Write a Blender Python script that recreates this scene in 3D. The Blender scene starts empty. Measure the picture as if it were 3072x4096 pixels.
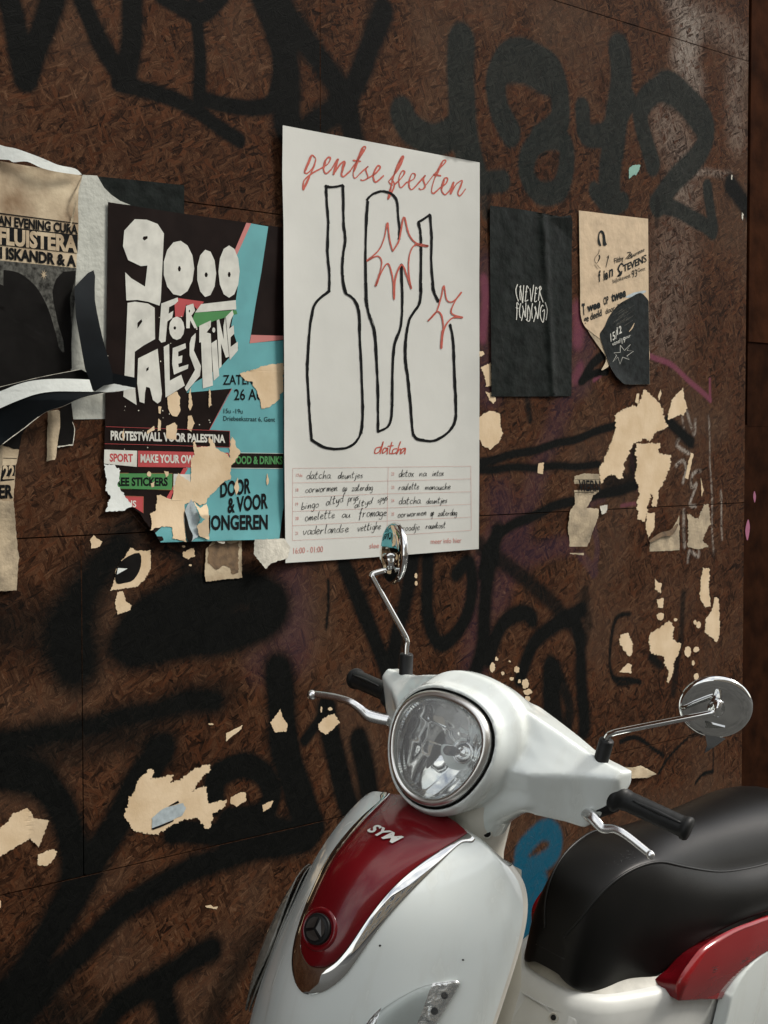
import bpy, bmesh, math, random
import numpy as np
from mathutils import Vector, Matrix
from mathutils.geometry import tessellate_polygon

sc = bpy.context.scene
COL = sc.collection

# ------------------------------------------------------------------ camera
FPX, CX, CY = 6500.0, 1536.0, 2048.0                # focal length and centre in photograph pixels
TH, PH = math.radians(44.1), math.radians(2.45)
CAM = np.array([-2.385, -2.31, 1.42])
FH = np.array([math.cos(TH), math.sin(TH), 0.0])
RT = np.array([math.sin(TH), -math.cos(TH), 0.0])
FW = FH * math.cos(PH) - np.array([0, 0, 1.0]) * math.sin(PH)
UP = np.cross(RT, FW)
cam = bpy.data.cameras.new('camera')
cam.sensor_fit = 'HORIZONTAL'
cam.sensor_width = 36.0
cam.lens = 36.0 * FPX / 3072.0
cam.clip_end = 500.0
cam_o = bpy.data.objects.new('camera', cam)
COL.objects.link(cam_o)
cam_o.matrix_world = Matrix(((RT[0], UP[0], -FW[0], CAM[0]), (RT[1], UP[1], -FW[1], CAM[1]),
                             (RT[2], UP[2], -FW[2], CAM[2]), (0, 0, 0, 1)))
sc.camera = cam_o

# ------------------------------------------------------------------ sky, sun, exposure
SUN_DIR = Vector((0.72, -0.55, 0.95)).normalized()     # towards the sun
world = bpy.data.worlds.new('World')
sc.world = world
world.use_nodes = True
wn, wl = world.node_tree.nodes, world.node_tree.links
wn.clear()
w_out = wn.new('ShaderNodeOutputWorld')
w_bg = wn.new('ShaderNodeBackground')
w_sky = wn.new('ShaderNodeTexSky')
w_sky.sky_type = 'NISHITA'
w_sky.sun_disc = False
w_sky.sun_elevation = math.asin(SUN_DIR.z)
w_sky.sun_rotation = math.atan2(SUN_DIR.x, SUN_DIR.y)
w_sky.air_density, w_sky.dust_density = 1.0, 2.0
w_tc = wn.new('ShaderNodeTexCoord')
w_no = wn.new('ShaderNodeTexNoise')
w_no.inputs['Scale'].default_value = 2.2
w_no.inputs['Detail'].default_value = 7.0
w_no.inputs['Roughness'].default_value = 0.6
w_rp = wn.new('ShaderNodeValToRGB')
w_rp.color_ramp.elements[0].position = 0.38
w_rp.color_ramp.elements[1].position = 0.60
w_mx = wn.new('ShaderNodeMix')
w_mx.data_type = 'RGBA'
w_mx.inputs[7].default_value = (10.5, 10.3, 9.9, 1)     # white cloud, at the sky's own physical scale
wl.new(w_tc.outputs['Generated'], w_no.inputs['Vector'])
wl.new(w_no.outputs['Fac'], w_rp.inputs['Fac'])
wl.new(w_rp.outputs['Color'], w_mx.inputs[0])
wl.new(w_sky.outputs['Color'], w_mx.inputs[6])
wl.new(w_mx.outputs[2], w_bg.inputs['Color'])
wl.new(w_bg.outputs['Background'], w_out.inputs['Surface'])
w_bg.inputs['Strength'].default_value = 0.085

sun = bpy.data.lights.new('sun', 'SUN')
sun.energy = 1.9
sun.angle = math.radians(16)
sun.color = (1.0, 0.94, 0.86)
sun_o = bpy.data.objects.new('sun', sun)
sun_o.rotation_euler = SUN_DIR.to_track_quat('Z', 'Y').to_euler()
COL.objects.link(sun_o)

sc.view_settings.view_transform = 'Standard'
sc.view_settings.look = 'None'
sc.view_settings.exposure = 0.95
sc.view_settings.gamma = 1.0
sc.view_settings.use_curve_mapping = False

# ------------------------------------------------------------------ helpers: projection on the boards (the plane y = 0)
def W(px, py, off=0.0):
    """point of the photograph -> point on the board plane, off metres proud of it"""
    r = FW + RT * (px - CX) / FPX - UP * (py - CY) / FPX
    t = (-off - CAM[1]) / r[1]
    return CAM + t * r

class Z:
    """crop of the photograph in which coordinates were read: origin and scale"""
    def __init__(s, ox, oy, k): s.o, s.k = (ox, oy), k
    def __call__(s, *pts): return [(s.o[0] + s.k * a, s.o[1] + s.k * b) for a, b in pts]

Z1 = Z(0, 0, .7233); Z2 = Z(1100, 0, .7233); Z3 = Z(1872, 0, .7233)
ZF = Z(0, 500, .36166); ZG = Z(0, 1200, .36166)
ZP = Z(380, 780, .48222); ZQ = Z(380, 1500, .48222)
ZA = Z(1080, 450, .55455); ZB = Z(1080, 1100, .55455); ZT = Z(1120, 1820, .50633)
ZN = Z(1900, 780, .48222); ZE = Z(2000, 1050, .18083); ZH = Z(2300, 840, .26230)
ZR = Z(1880, 1350, .71851); ZS = Z(1880, 2200, .71851)
ZL = Z(0, 2000, .72333); ZM = Z(0, 2900, .72333); ZV = Z(1200, 2050, .54250)
ZD = Z(0, 0, 1.85172); ZU = Z(2200, 2650, .52562); ZW = Z(1900, 3150, .70645)
PX = Z(0, 0, 1.0)

def smooth(pts, n=6, closed=False):
    p = [np.array(q, float) for q in pts]
    m = len(p); out = []
    for i in range(m if closed else m - 1):
        if closed:
            a, b, c, d = p[(i - 1) % m], p[i], p[(i + 1) % m], p[(i + 2) % m]
        else:
            a, b, c, d = p[max(i - 1, 0)], p[i], p[i + 1], p[min(i + 2, m - 1)]
        for k in range(n):
            t = k / n
            out.append(.5 * (2 * b + (c - a) * t + (2 * a - 5 * b + 4 * c - d) * t * t + (3 * b - a - 3 * c + d) * t ** 3))
    if not closed: out.append(p[-1])
    return [tuple(q) for q in out]

def jag(pts, amp=4.0, step=7.0, seed=0, rough=.6):
    """torn edge: the outline resampled and roughened"""
    rnd = random.Random(seed); out = []; m = len(pts); drift = 0.0
    for i in range(m):
        a, b = np.array(pts[i], float), np.array(pts[(i + 1) % m], float)
        L = np.linalg.norm(b - a); k = max(1, int(L / step))
        nrm = np.array([b[1] - a[1], a[0] - b[0]]) / (L + 1e-9)
        for j in range(k):
            t = j / k
            drift = drift * .6 + rnd.uniform(-1, 1) * amp * .7
            e = drift + (rnd.uniform(-1, 1) * amp * rough)
            along = rnd.uniform(-.3, .3) * step
            q = a + (b - a) * t + nrm * e + (b - a) / (L + 1e-9) * along
            out.append((q[0], q[1]))
    return out

# ------------------------------------------------------------------ helpers: objects
def tag(o, label, cat, group=None, kind=None):
    if label: o['label'] = label
    if cat: o['category'] = cat
    if group: o['group'] = group
    if kind: o['kind'] = kind
    return o

def empty(name, loc, label, cat, group=None):
    o = bpy.data.objects.new(name, None)
    o.location = loc
    o.empty_display_size = .05
    COL.objects.link(o)
    return tag(o, label, cat, group)

def link_mesh(name, me, mat, parent=None, smooth_shade=False):
    o = bpy.data.objects.new(name, me)
    if mat is not None:
        me.materials.append(mat)
    COL.objects.link(o)
    if parent is not None:
        o.parent = parent
    if smooth_shade:
        me.polygons.foreach_set('use_smooth', [True] * len(me.polygons))
    return o

def bm_obj(name, bm, mat, parent=None, smooth_shade=False, shift=None, recalc=True):
    if recalc:
        bmesh.ops.recalc_face_normals(bm, faces=bm.faces)
    if shift is not None:
        bmesh.ops.translate(bm, verts=bm.verts, vec=shift)
    me = bpy.data.meshes.new(name)
    bm.to_mesh(me); bm.free()
    return link_mesh(name, me, mat, parent, smooth_shade)

def tess(bm, outer, holes=(), fz=0.0):
    """flat polygon with holes into bm, in pixel space (z kept 0)"""
    loops = [[Vector((a, b, 0)) for a, b in outer]] + [[Vector((a, b, 0)) for a, b in h] for h in holes]
    flat = [v for l in loops for v in l]
    vs = [bm.verts.new(v) for v in flat]
    for t in tessellate_polygon(loops):
        try: bm.faces.new([vs[i] for i in t])
        except ValueError: pass

def refine(bm, d):
    for _ in range(6):
        es = [e for e in bm.edges if e.calc_length() > d]
        if not es: break
        bmesh.ops.subdivide_edges(bm, edges=es, cuts=1)
        bmesh.ops.triangulate(bm, faces=[f for f in bm.faces if len(f.verts) > 3])

def to_wall(bm, off, lift=None, origin=None):
    o = np.array(origin) if origin is not None else np.zeros(3)
    for v in bm.verts:
        l = off + (lift(v.co.x, v.co.y) if lift else 0.0)
        v.co = Vector(W(v.co.x, v.co.y, l) - o)

def face_out(bm):
    bm.normal_update()
    for f in bm.faces:
        if f.normal.y > 0: f.normal_flip()

SPLIT = ('black_band', 'red_print', 'salmon_print', 'green_print', 'white_box', 'cut_out_lettering', 'dark_strip', 'black_print', 'black_bar', 'teal_print')
def sheet(name, polys, mat, parent=None, off=.002, lift=None, fine=40, origin=None):
    """paper or print lying on the boards; polys: list of (outline, holes) in photograph pixels"""
    if name in SPLIT and len(polys) > 1:
        return [sheet(name, [p], mat, parent, off, lift, fine, origin) for p in polys][0]
    bm = bmesh.new()
    for p in polys:
        outer, holes = p if isinstance(p, tuple) else (p, ())
        b2 = bmesh.new(); tess(b2, outer, holes)
        if lift: refine(b2, fine)
        me = bpy.data.meshes.new('t'); b2.to_mesh(me); b2.free(); bm.from_mesh(me); bpy.data.meshes.remove(me)
    og = origin if origin is not None else (parent.location if parent is not None else None)
    to_wall(bm, off, lift, og)
    face_out(bm)
    return bm_obj(name, bm, mat, parent, smooth_shade=bool(lift), recalc=False)

def ribbon_pts(bm, pts, w, wob=0.0, rnd=None, taper=False):
    """brush line in pixel space: w full width (number or per-point list)"""
    n = len(pts)
    p = [np.array(q, float) for q in pts]
    L = []; Rr = []
    for i in range(n):
        a, b = p[max(i - 1, 0)], p[min(i + 1, n - 1)]
        d = b - a; d = d / (np.linalg.norm(d) + 1e-9)
        nn = np.array([-d[1], d[0]])
        ww = (w[i] if isinstance(w, (list, tuple)) else w) * .5
        if taper: ww *= .45 + .55 * math.sin(math.pi * min(1, max(0.02, (i + .5) / n)))
        w1 = ww * (1 + (rnd.uniform(-wob, wob) if rnd else 0)); w2 = ww * (1 + (rnd.uniform(-wob, wob) if rnd else 0))
        L.append(bm.verts.new(Vector((*(p[i] + nn * w1), 0)))); Rr.append(bm.verts.new(Vector((*(p[i] - nn * w2), 0))))
    for i in range(n - 1):
        try: bm.faces.new((L[i], L[i + 1], Rr[i + 1], Rr[i]))
        except ValueError: pass
    # round ends
    ww = (w[0] if isinstance(w, (list, tuple)) else w) * .5
    if not taper:
        for q, s in ((0, -1), (n - 1, 1)):
            a, b = (p[0], p[1]) if q == 0 else (p[-2], p[-1])
            d = (b - a) / (np.linalg.norm(b - a) + 1e-9) * s
            nn = np.array([-d[1], d[0]])
            wq = (w[q] if isinstance(w, (list, tuple)) else w) * .5
            tip = bm.verts.new(Vector((*(p[q] + d * wq * .7), 0)))
            try: bm.faces.new((L[q], tip, Rr[q]))
            except ValueError: pass

def strokes(name, lines, mat, parent, off, wob=0.0, seed=1, n=6, lift=None, taper=False):
    bm = bmesh.new(); rnd = random.Random(seed)
    for pts, w in lines:
        q = smooth(pts, n) if n > 1 else pts
        if isinstance(w, (list, tuple)):
            w = list(np.interp(np.linspace(0, 1, len(q)), np.linspace(0, 1, len(w)), w))
        ribbon_pts(bm, q, w, wob, rnd, taper)
    to_wall(bm, off, lift, parent.location)
    face_out(bm)
    return bm_obj(name, bm, mat, parent, recalc=False)

_fontcache = {}
def text_mesh(s, bold=0.0, shear=0.0):
    key = (s, bold, shear)
    if key in _fontcache: return _fontcache[key]
    cu = bpy.data.curves.new('txt', 'FONT')
    cu.body = s; cu.offset = bold; cu.shear = shear; cu.resolution_u = 3
    ob = bpy.data.objects.new('txt', cu); COL.objects.link(ob)
    dg = bpy.context.evaluated_depsgraph_get()
    me = bpy.data.meshes.new_from_object(ob.evaluated_get(dg))
    n = len(me.vertices); co = np.zeros(n * 3); me.vertices.foreach_get('co', co); co = co.reshape(-1, 3)
    faces = [tuple(p.vertices) for p in me.polygons]
    bpy.data.objects.remove(ob); bpy.data.curves.remove(cu); bpy.data.meshes.remove(me)
    _fontcache[key] = (co, faces)
    return _fontcache[key]

CAPH = None
def text_into(bm, s, bl, br, tr, tl, bold=0.0, shear=0.0):
    """text mapped onto the quad (baseline left, baseline right, cap right, cap left) in pixels"""
    global CAPH
    if CAPH is None:
        CAPH = text_mesh('H')[0][:, 1].max()
    co, faces = text_mesh(s, bold, shear)
    if len(co) == 0: return
    u = (co[:, 0] - co[:, 0].min()) / (co[:, 0].max() - co[:, 0].min())
    v = co[:, 1] / CAPH
    bl, br, tr, tl = [np.array(q, float) for q in (bl, br, tr, tl)]
    P = ((1 - u) * (1 - v))[:, None] * bl + (u * (1 - v))[:, None] * br + (u * v)[:, None] * tr + ((1 - u) * v)[:, None] * tl
    vs = [bm.verts.new(Vector((a, b, 0))) for a, b in P]
    for f in faces:
        try: bm.faces.new([vs[i] for i in f])
        except ValueError: pass

def texts(name, items, mat, parent, off, lift=None):
    for it in items:
        bm = bmesh.new()
        text_into(bm, *it[:5], **(it[5] if len(it) > 5 else {}))
        to_wall(bm, off, lift, parent.location); face_out(bm)
        bm_obj(name, bm, mat, parent, recalc=False)

def TX(zc, s, x0, y0, x1, y1, h0, h1=None, sl=0.0, **kw):
    """text spec from a crop: baseline (x0,y0)-(x1,y1), cap heights at both ends, sl = sideways lean of the caps"""
    h1 = h0 if h1 is None else h1
    q = zc((x0, y0), (x1, y1), (x1 + sl, y1 - h1), (x0 + sl, y0 - h0))
    return (s, q[0], q[1], q[2], q[3], kw)

# ------------------------------------------------------------------ helpers: materials
def new_mat(name):
    m = bpy.data.materials.new(name); m.use_nodes = True
    nt = m.node_tree; b = nt.nodes['Principled BSDF']
    return m, nt, b

def pmat(name, col, rough=.6, metal=0.0, noise=.12, scale=30.0, bump=0.0, bscale=120.0, coat=0.0, spec=.5, col2=None, detail=5.0):
    m, nt, b = new_mat(name)
    n, l = nt.nodes, nt.links
    geo = n.new('ShaderNodeNewGeometry')
    tx = n.new('ShaderNodeTexNoise'); tx.inputs['Scale'].default_value = scale; tx.inputs['Detail'].default_value = detail
    l.new(geo.outputs['Position'], tx.inputs['Vector'])
    mx = n.new('ShaderNodeMix'); mx.data_type = 'RGBA'
    c2 = col2 if col2 else tuple(c * (1 - noise * 2) for c in col)
    mx.inputs[6].default_value = (*c2, 1); mx.inputs[7].default_value = (*[min(1, c * (1 + noise * .4)) for c in col], 1)
    rp = n.new('ShaderNodeMapRange'); rp.inputs[1].default_value = .3; rp.inputs[2].default_value = .65
    l.new(tx.outputs['Fac'], rp.inputs[0]); l.new(rp.outputs[0], mx.inputs[0])
    l.new(mx.outputs[2], b.inputs['Base Color'])
    b.inputs['Roughness'].default_value = rough; b.inputs['Metallic'].default_value = metal
    b.inputs['Specular IOR Level'].default_value = spec
    b.inputs['Coat Weight'].default_value = coat; b.inputs['Coat Roughness'].default_value = .06
    if bump:
        t2 = n.new('ShaderNodeTexNoise'); t2.inputs['Scale'].default_value = bscale; t2.inputs['Detail'].default_value = 4
        l.new(geo.outputs['Position'], t2.inputs['Vector'])
        bp = n.new('ShaderNodeBump'); bp.inputs['Strength'].default_value = bump; bp.inputs['Distance'].default_value = .004
        l.new(t2.outputs['Fac'], bp.inputs['Height']); l.new(bp.outputs['Normal'], b.inputs['Normal'])
    return m

def osb_material():
    m, nt, b = new_mat('weathered osb board')
    n, l = nt.nodes, nt.links
    def node(t, **kw):
        q = n.new(t)
        for k, v in kw.items(): setattr(q, k, v)
        return q
    def math_(op, a, c=None, clamp=False):
        q = node('ShaderNodeMath', operation=op, use_clamp=clamp)
        for i, s in enumerate((a, c)):
            if s is None: continue
            if isinstance(s, (int, float)): q.inputs[i].default_value = s
            else: l.new(s, q.inputs[i])
        return q.outputs[0]
    def mixf(f, a, c):
        q = node('ShaderNodeMix', data_type='FLOAT')
        for i, s in ((0, f), (2, a), (3, c)):
            if isinstance(s, (int, float)): q.inputs[i].default_value = s
            else: l.new(s, q.inputs[i])
        return q.outputs[0]
    def mixc(f, a, c):
        q = node('ShaderNodeMix', data_type='RGBA')
        for i, s in ((0, f), (6, a), (7, c)):
            if isinstance(s, tuple): q.inputs[i].default_value = (*s, 1)
            elif isinstance(s, (int, float)): q.inputs[i].default_value = s
            else: l.new(s, q.inputs[i])
        return q.outputs[2]
    geo = node('ShaderNodeNewGeometry'); sep = node('ShaderNodeSeparateXYZ'); com = node('ShaderNodeCombineXYZ')
    l.new(geo.outputs['Position'], sep.inputs[0])
    l.new(sep.outputs['X'], com.inputs['X']); l.new(sep.outputs['Z'], com.inputs['Y'])
    base = com.outputs[0]
    # slight warp so that the flakes are not ruler-straight
    wz = node('ShaderNodeTexNoise'); wz.inputs['Scale'].default_value = 22; wz.inputs['Detail'].default_value = 3
    l.new(base, wz.inputs['Vector'])
    sub = node('ShaderNodeVectorMath', operation='SUBTRACT'); sub.inputs[1].default_value = (.5, .5, .5); l.new(wz.outputs['Color'], sub.inputs[0])
    scl = node('ShaderNodeVectorMath', operation='SCALE'); scl.inputs['Scale'].default_value = .012; l.new(sub.outputs[0], scl.inputs[0])
    add = node('ShaderNodeVectorMath', operation='ADD'); l.new(base, add.inputs[0]); l.new(scl.outputs[0], add.inputs[1])
    P = add.outputs[0]
    tone = .45; hue = .5
    # strands: layers of long Voronoi cells at many angles, each layer keeping only some of its cells
    layers = [(12, 13, 40, 0), (-38, 15, 48, .35), (81, 12, 44, .45), (44, 17, 60, .5), (-72, 14, 52, .5), (-9, 20, 84, .55), (104, 16, 58, .5), (24, 26, 110, .58), (-55, 22, 90, .58), (66, 30, 130, .62), (-24, 34, 150, .64)]
    for i, (ang, sx, sy, th) in enumerate(layers):
        mp = node('ShaderNodeMapping'); mp.inputs['Rotation'].default_value = (0, 0, math.radians(ang))
        mp.inputs['Location'].default_value = (i * 3.17, i * 1.73, 0)
        l.new(P, mp.inputs['Vector'])
        sc2 = node('ShaderNodeVectorMath', operation='MULTIPLY'); sc2.inputs[1].default_value = (sx * 1.3, sy * 1.3, 1); l.new(mp.outputs[0], sc2.inputs[0])
        vo = node('ShaderNodeTexVoronoi', voronoi_dimensions='2D', feature='F1', distance='EUCLIDEAN'); vo.inputs['Scale'].default_value = 1.0
        l.new(sc2.outputs[0], vo.inputs['Vector'])
        cs = node('ShaderNodeSeparateColor'); l.new(vo.outputs['Color'], cs.inputs[0])
        fm = node('ShaderNodeVectorMath', operation='MULTIPLY'); fm.inputs[1].default_value = (24, 330, 1); l.new(mp.outputs[0], fm.inputs[0])
        fn = node('ShaderNodeTexNoise', noise_dimensions='2D'); fn.inputs['Scale'].default_value = 1.0; fn.inputs['Detail'].default_value = 3.0; fn.inputs['Roughness'].default_value = .65
        l.new(fm.outputs[0], fn.inputs['Vector'])
        val = math_('ADD', math_('MULTIPLY', cs.outputs[0], .48), math_('MULTIPLY', math_('SUBTRACT', fn.outputs['Fac'], .5), .85))
        val = math_('ADD', val, .215)
        # strands wear thin: their presence also depends on the grain, which makes ragged ends
        pres = math_('MULTIPLY', math_('SUBTRACT', math_('ADD', cs.outputs[1], math_('MULTIPLY', math_('SUBTRACT', fn.outputs['Fac'], .5), .5)), th), 9.0, True)
        if i == 0: tone, hue = val, cs.outputs[2]
        else: tone = mixf(pres, tone, val); hue = mixf(pres, hue, cs.outputs[2])
    # dark cracks between the strands
    for ang, sx, sy in ((17, 16, 120), (-48, 18, 140), (73, 16, 120), (128, 20, 150)):
        mp = node('ShaderNodeMapping'); mp.inputs['Rotation'].default_value = (0, 0, math.radians(ang)); l.new(P, mp.inputs['Vector'])
        s3 = node('ShaderNodeVectorMath', operation='MULTIPLY'); s3.inputs[1].default_value = (sx, sy, 1); l.new(mp.outputs[0], s3.inputs[0])
        cn = node('ShaderNodeTexNoise', noise_dimensions='2D'); cn.inputs['Scale'].default_value = 1.0; cn.inputs['Detail'].default_value = 1.0; l.new(s3.outputs[0], cn.inputs['Vector'])
        tone = math_('SUBTRACT', tone, math_('MULTIPLY', math_('SUBTRACT', cn.outputs['Fac'], .66, True), 1.0))
    # weather: large blotches, fine grain
    big = node('ShaderNodeTexNoise', noise_dimensions='2D'); big.inputs['Scale'].default_value = 3.2; big.inputs['Detail'].default_value = 6; l.new(base, big.inputs['Vector'])
    fin = node('ShaderNodeTexNoise', noise_dimensions='2D'); fin.inputs['Scale'].default_value = 260; fin.inputs['Detail'].default_value = 3; l.new(base, fin.inputs['Vector'])
    t2 = math_('ADD', tone, math_('MULTIPLY', math_('SUBTRACT', big.outputs['Fac'], .5), .55))
    t2 = math_('ADD', t2, math_('MULTIPLY', math_('SUBTRACT', fin.outputs['Fac'], .5), .28))
    ramp = node('ShaderNodeValToRGB'); l.new(t2, ramp.inputs['Fac'])
    el = ramp.color_ramp.elements
    el[0].position = .0; el[0].color = (0.0064, 0.0034, 0.0020, 1)
    el[1].position = 1.0; el[1].color = (0.1623, 0.0959, 0.0558, 1)
    for p_, c in ((.22, (0.0189, 0.0084, 0.0046)), (.45, (0.0440, 0.0190, 0.0094)), (.68, (0.0733, 0.0345, 0.0171)), (.85, (0.1114, 0.0574, 0.0307))):
        e = el.new(p_); e.color = (*c, 1)
    red = mixc(math_('MULTIPLY', math_('SUBTRACT', hue, .62, True), 1.6), ramp.outputs['Color'], (0.0792, 0.0275, 0.0113))
    grey = mixc(math_('MULTIPLY', math_('SUBTRACT', big.outputs['Fac'], .50, True), 2.2), red, (0.0498, 0.0333, 0.0228))
    col = grey
    # paint marks kept on the mesh
    a1 = node('ShaderNodeAttribute', attribute_name='spray'); a2 = node('ShaderNodeAttribute', attribute_name='paint')
    s1 = node('ShaderNodeSeparateColor'); s2 = node('ShaderNodeSeparateColor'); l.new(a1.outputs['Color'], s1.inputs[0]); l.new(a2.outputs['Color'], s2.inputs[0])
    brk = math_('ADD', math_('MULTIPLY', math_('SUBTRACT', tone, .45), .55), math_('MULTIPLY', math_('SUBTRACT', fin.outputs['Fac'], .5), .5))
    def mask(s, hard=1.0, brkk=.55):
        q = math_('SUBTRACT', s, math_('MULTIPLY', math_('MULTIPLY', brk, brkk), math_('MULTIPLY', s, math_('SUBTRACT', 1.25, s))))
        return math_('MULTIPLY', q, hard, True)
    white = math_('MULTIPLY', math_('MULTIPLY', s2.outputs[2], .68), math_('MULTIPLY', math_('ADD', math_('SUBTRACT', tone, .35), math_('MULTIPLY', fin.outputs['Fac'], .35)), 1.9, True), True)
    col = mixc(white, col, (.40, .375, .33))
    col = mixc(math_('MULTIPLY', mask(s1.outputs[2]), 0.26), col, (.045, .024, .055))
    col = mixc(mask(s2.outputs[0], .7, .8), col, (.17, .048, .080))
    col = mixc(mask(s2.outputs[1], .85, 1.3), col, (.002, .075, .13))
    gcol = mixc(math_('MULTIPLY', tone, 1.0, True), (.006, .0085, .0078), (.021, .027, .0245))
    col = mixc(math_('MULTIPLY', mask(s1.outputs[1], 1.15, .7), .93), col, gcol)
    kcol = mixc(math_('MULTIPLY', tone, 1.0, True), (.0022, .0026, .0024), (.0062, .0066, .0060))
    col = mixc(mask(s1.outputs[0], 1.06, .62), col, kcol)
    l.new(col, b.inputs['Base Color'])
    b.inputs['Roughness'].default_value = .62
    b.inputs['Specular IOR Level'].default_value = .035
    bp = node('ShaderNodeBump'); bp.inputs['Strength'].default_value = .32; bp.inputs['Distance'].default_value = .0025
    l.new(math_('ADD', tone, math_('MULTIPLY', fin.outputs['Fac'], .25)), bp.inputs['Height']); l.new(bp.outputs['Normal'], b.inputs['Normal'])
    return m

M = {}
M['osb'] = osb_material()
M['paper'] = pmat('white poster paper', (.52, .53, .495), .62, noise=.035, scale=6, bump=.22, bscale=16)
M['ink'] = pmat('black ink', (0.007, 0.0075, 0.008), .5, noise=.2, scale=200, spec=.06)
M['coral'] = pmat('coral red ink', (0.4420, 0.0723, 0.0425), .6, noise=.14, scale=160)
M['pink_ink'] = pmat('thin red print', (.50, .20, .17), .6, noise=.05)
M['cream'] = pmat('torn cream paper pulp', (0.6, 0.475, 0.315), .85, noise=.10, scale=16, bump=.12, bscale=120, col2=(.50, .37, .22), detail=9)
M['cream_pale'] = pmat('pale torn paper', (0.55, 0.53, 0.45), .8, noise=.12, scale=60, bump=.3, bscale=150)
M['dun'] = pmat('aged brown paper', (0.4, 0.325, 0.215), .8, noise=.25, scale=28, bump=.3, bscale=150)
M['glue'] = pmat('brown glue stain', (0.1600, 0.1000, 0.0496), .7, noise=.25, scale=70, bump=.2)
M['tan'] = pmat('stained tan paper', (0.5, 0.42, 0.285), .75, noise=.2, scale=12, bump=.25, bscale=90, col2=(.19, .12, .06), detail=8)
M['grey_paper'] = pmat('pale grey paper', (0.44, 0.455, 0.405), .8, noise=.1, scale=24, bump=.4, bscale=90)
M['white_back'] = pmat('white back of a poster', (0.64, 0.68, 0.65), .55, noise=.06, scale=30, bump=.15)
M['black_print'] = pmat('black poster print', (0.008, 0.0075, 0.007), .42, noise=.2, scale=20, bump=.12, bscale=40, spec=.06)
M['brown_print'] = pmat('brown black poster print', (0.0115, 0.007, 0.006), .45, noise=.2, scale=16, bump=.12, bscale=30, spec=.06)
M['grain_print'] = pmat('grainy grey photo print', (0.0910, 0.0910, 0.0805), .5, noise=.42, scale=140, bump=.1, detail=8, spec=.06)
M['blackgloss'] = pmat('glossy blue black paper', (0.007, 0.0095, 0.0115), .33, noise=.25, scale=10, bump=.08, bscale=20, spec=.10)
M['flyer_black'] = pmat('crumpled black flyer', (0.0104, 0.0136, 0.0124), .42, noise=.25, scale=40, bump=.9, bscale=26, spec=.06)
M['flyer_tan'] = pmat('creased tan flyer', (0.52, 0.4, 0.26), .7, noise=.1, scale=26, bump=.3, bscale=70)
M['flyer_ink'] = pmat('dark green black flyer ink', (0.0147, 0.0182, 0.0182), .5, noise=.3, scale=60, bump=.2, spec=.06)
M['teal'] = pmat('teal print', (0.0920, 0.3160, 0.3360), .5, noise=.07, scale=20)
M['red_print'] = pmat('red print', (0.4000, 0.0440, 0.0464), .5, noise=.07, scale=20)
M['pink_print'] = pmat('salmon print', (0.4640, 0.1600, 0.1440), .5, noise=.07, scale=20)
M['green_print'] = pmat('green print', (0.0416, 0.2000, 0.0520), .5, noise=.07, scale=20)
M['white_print'] = pmat('white print', (0.56, 0.565, 0.51), .55, noise=.10, scale=40)
M['orange_line'] = pmat('orange line print', (.35, .13, .05), .5)
M['scrap_green'] = pmat('sea green scrap', (0.1760, 0.3440, 0.2800), .6, noise=.1)
M['blue_white'] = pmat('bluish white paper strip', (0.3600, 0.4240, 0.4480), .5, noise=.12, scale=90)
M['wood_dark'] = pmat('dark red brown painted wood', (0.022, 0.0075, 0.003), .85, noise=.3, scale=18, bump=.2, bscale=60, spec=.02)
M['wood_red'] = pmat('worn red brown wood', (0.034, 0.0115, 0.0045), .85, noise=.3, scale=14, bump=.25, bscale=60, spec=.02)
M['pink_spot'] = pmat('pink paint drip', (.30, .085, .16), .5)
M['gap'] = pmat('dark batten', (.008, .005, .004), .9, spec=.06)
M['asphalt'] = pmat('asphalt', (0.04, 0.04, 0.04), .9, noise=.2, scale=90, bump=.3)
M['pave'] = pmat('concrete pavement', (0.055, 0.055, 0.052), .85, noise=.2, scale=8, bump=.2)
M['kerb'] = pmat('granite kerb', (0.12, 0.12, 0.115), .8, noise=.2, scale=40)
M['facade'] = pmat('cream rendered facade', (0.4160, 0.3360, 0.2480), .85, noise=.12, scale=1.5)
M['win_frame'] = pmat('white window frame', (.75, .75, .72), .5)
M['win_glass'] = pmat('dark window glass', (.02, .025, .03), .08, spec=.8)
M['roof'] = pmat('slate roof', (.07, .07, .075), .7)

# ------------------------------------------------------------------ setting: ground
def box(bm, x0, x1, y0, y1, z0, z1):
    vs = [bm.verts.new((x, y, z)) for x in (x0, x1) for y in (y0, y1) for z in (z0, z1)]
    for f in ((0, 1, 3, 2), (4, 6, 7, 5), (0, 4, 5, 1), (2, 3, 7, 6), (0, 2, 6, 4), (1, 5, 7, 3)):
        bm.faces.new([vs[i] for i in f])

def plane_struct(name, x0, x1, y0, y1, z, mat):
    bm = bmesh.new()
    bm.faces.new([bm.verts.new(v) for v in ((x0, y0, z), (x1, y0, z), (x1, y1, z), (x0, y1, z))])
    o = bm_obj(name, bm, mat, recalc=False)
    o['kind'] = 'structure'
    return o
plane_struct('ground', -80, 80, -80, 80, -.16, M['asphalt'])
bm = bmesh.new(); box(bm, -40, 40, -3.3, 3, -.15, 0.0); o = bm_obj('pavement', bm, M['pave']); o['kind'] = 'structure'
bm = bmesh.new(); box(bm, -40, 40, -3.46, -3.303, -.15, -.004); o = bm_obj('kerb', bm, M['kerb']); o['kind'] = 'structure'
plane_struct('road', -40, 40, -9.2, -3.46, -.14, M['asphalt'])
bm = bmesh.new(); box(bm, -40, 40, -12, -9.2, -.15, 0.0); o = bm_obj('pavement', bm, M['pave']); o['kind'] = 'structure'

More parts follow.
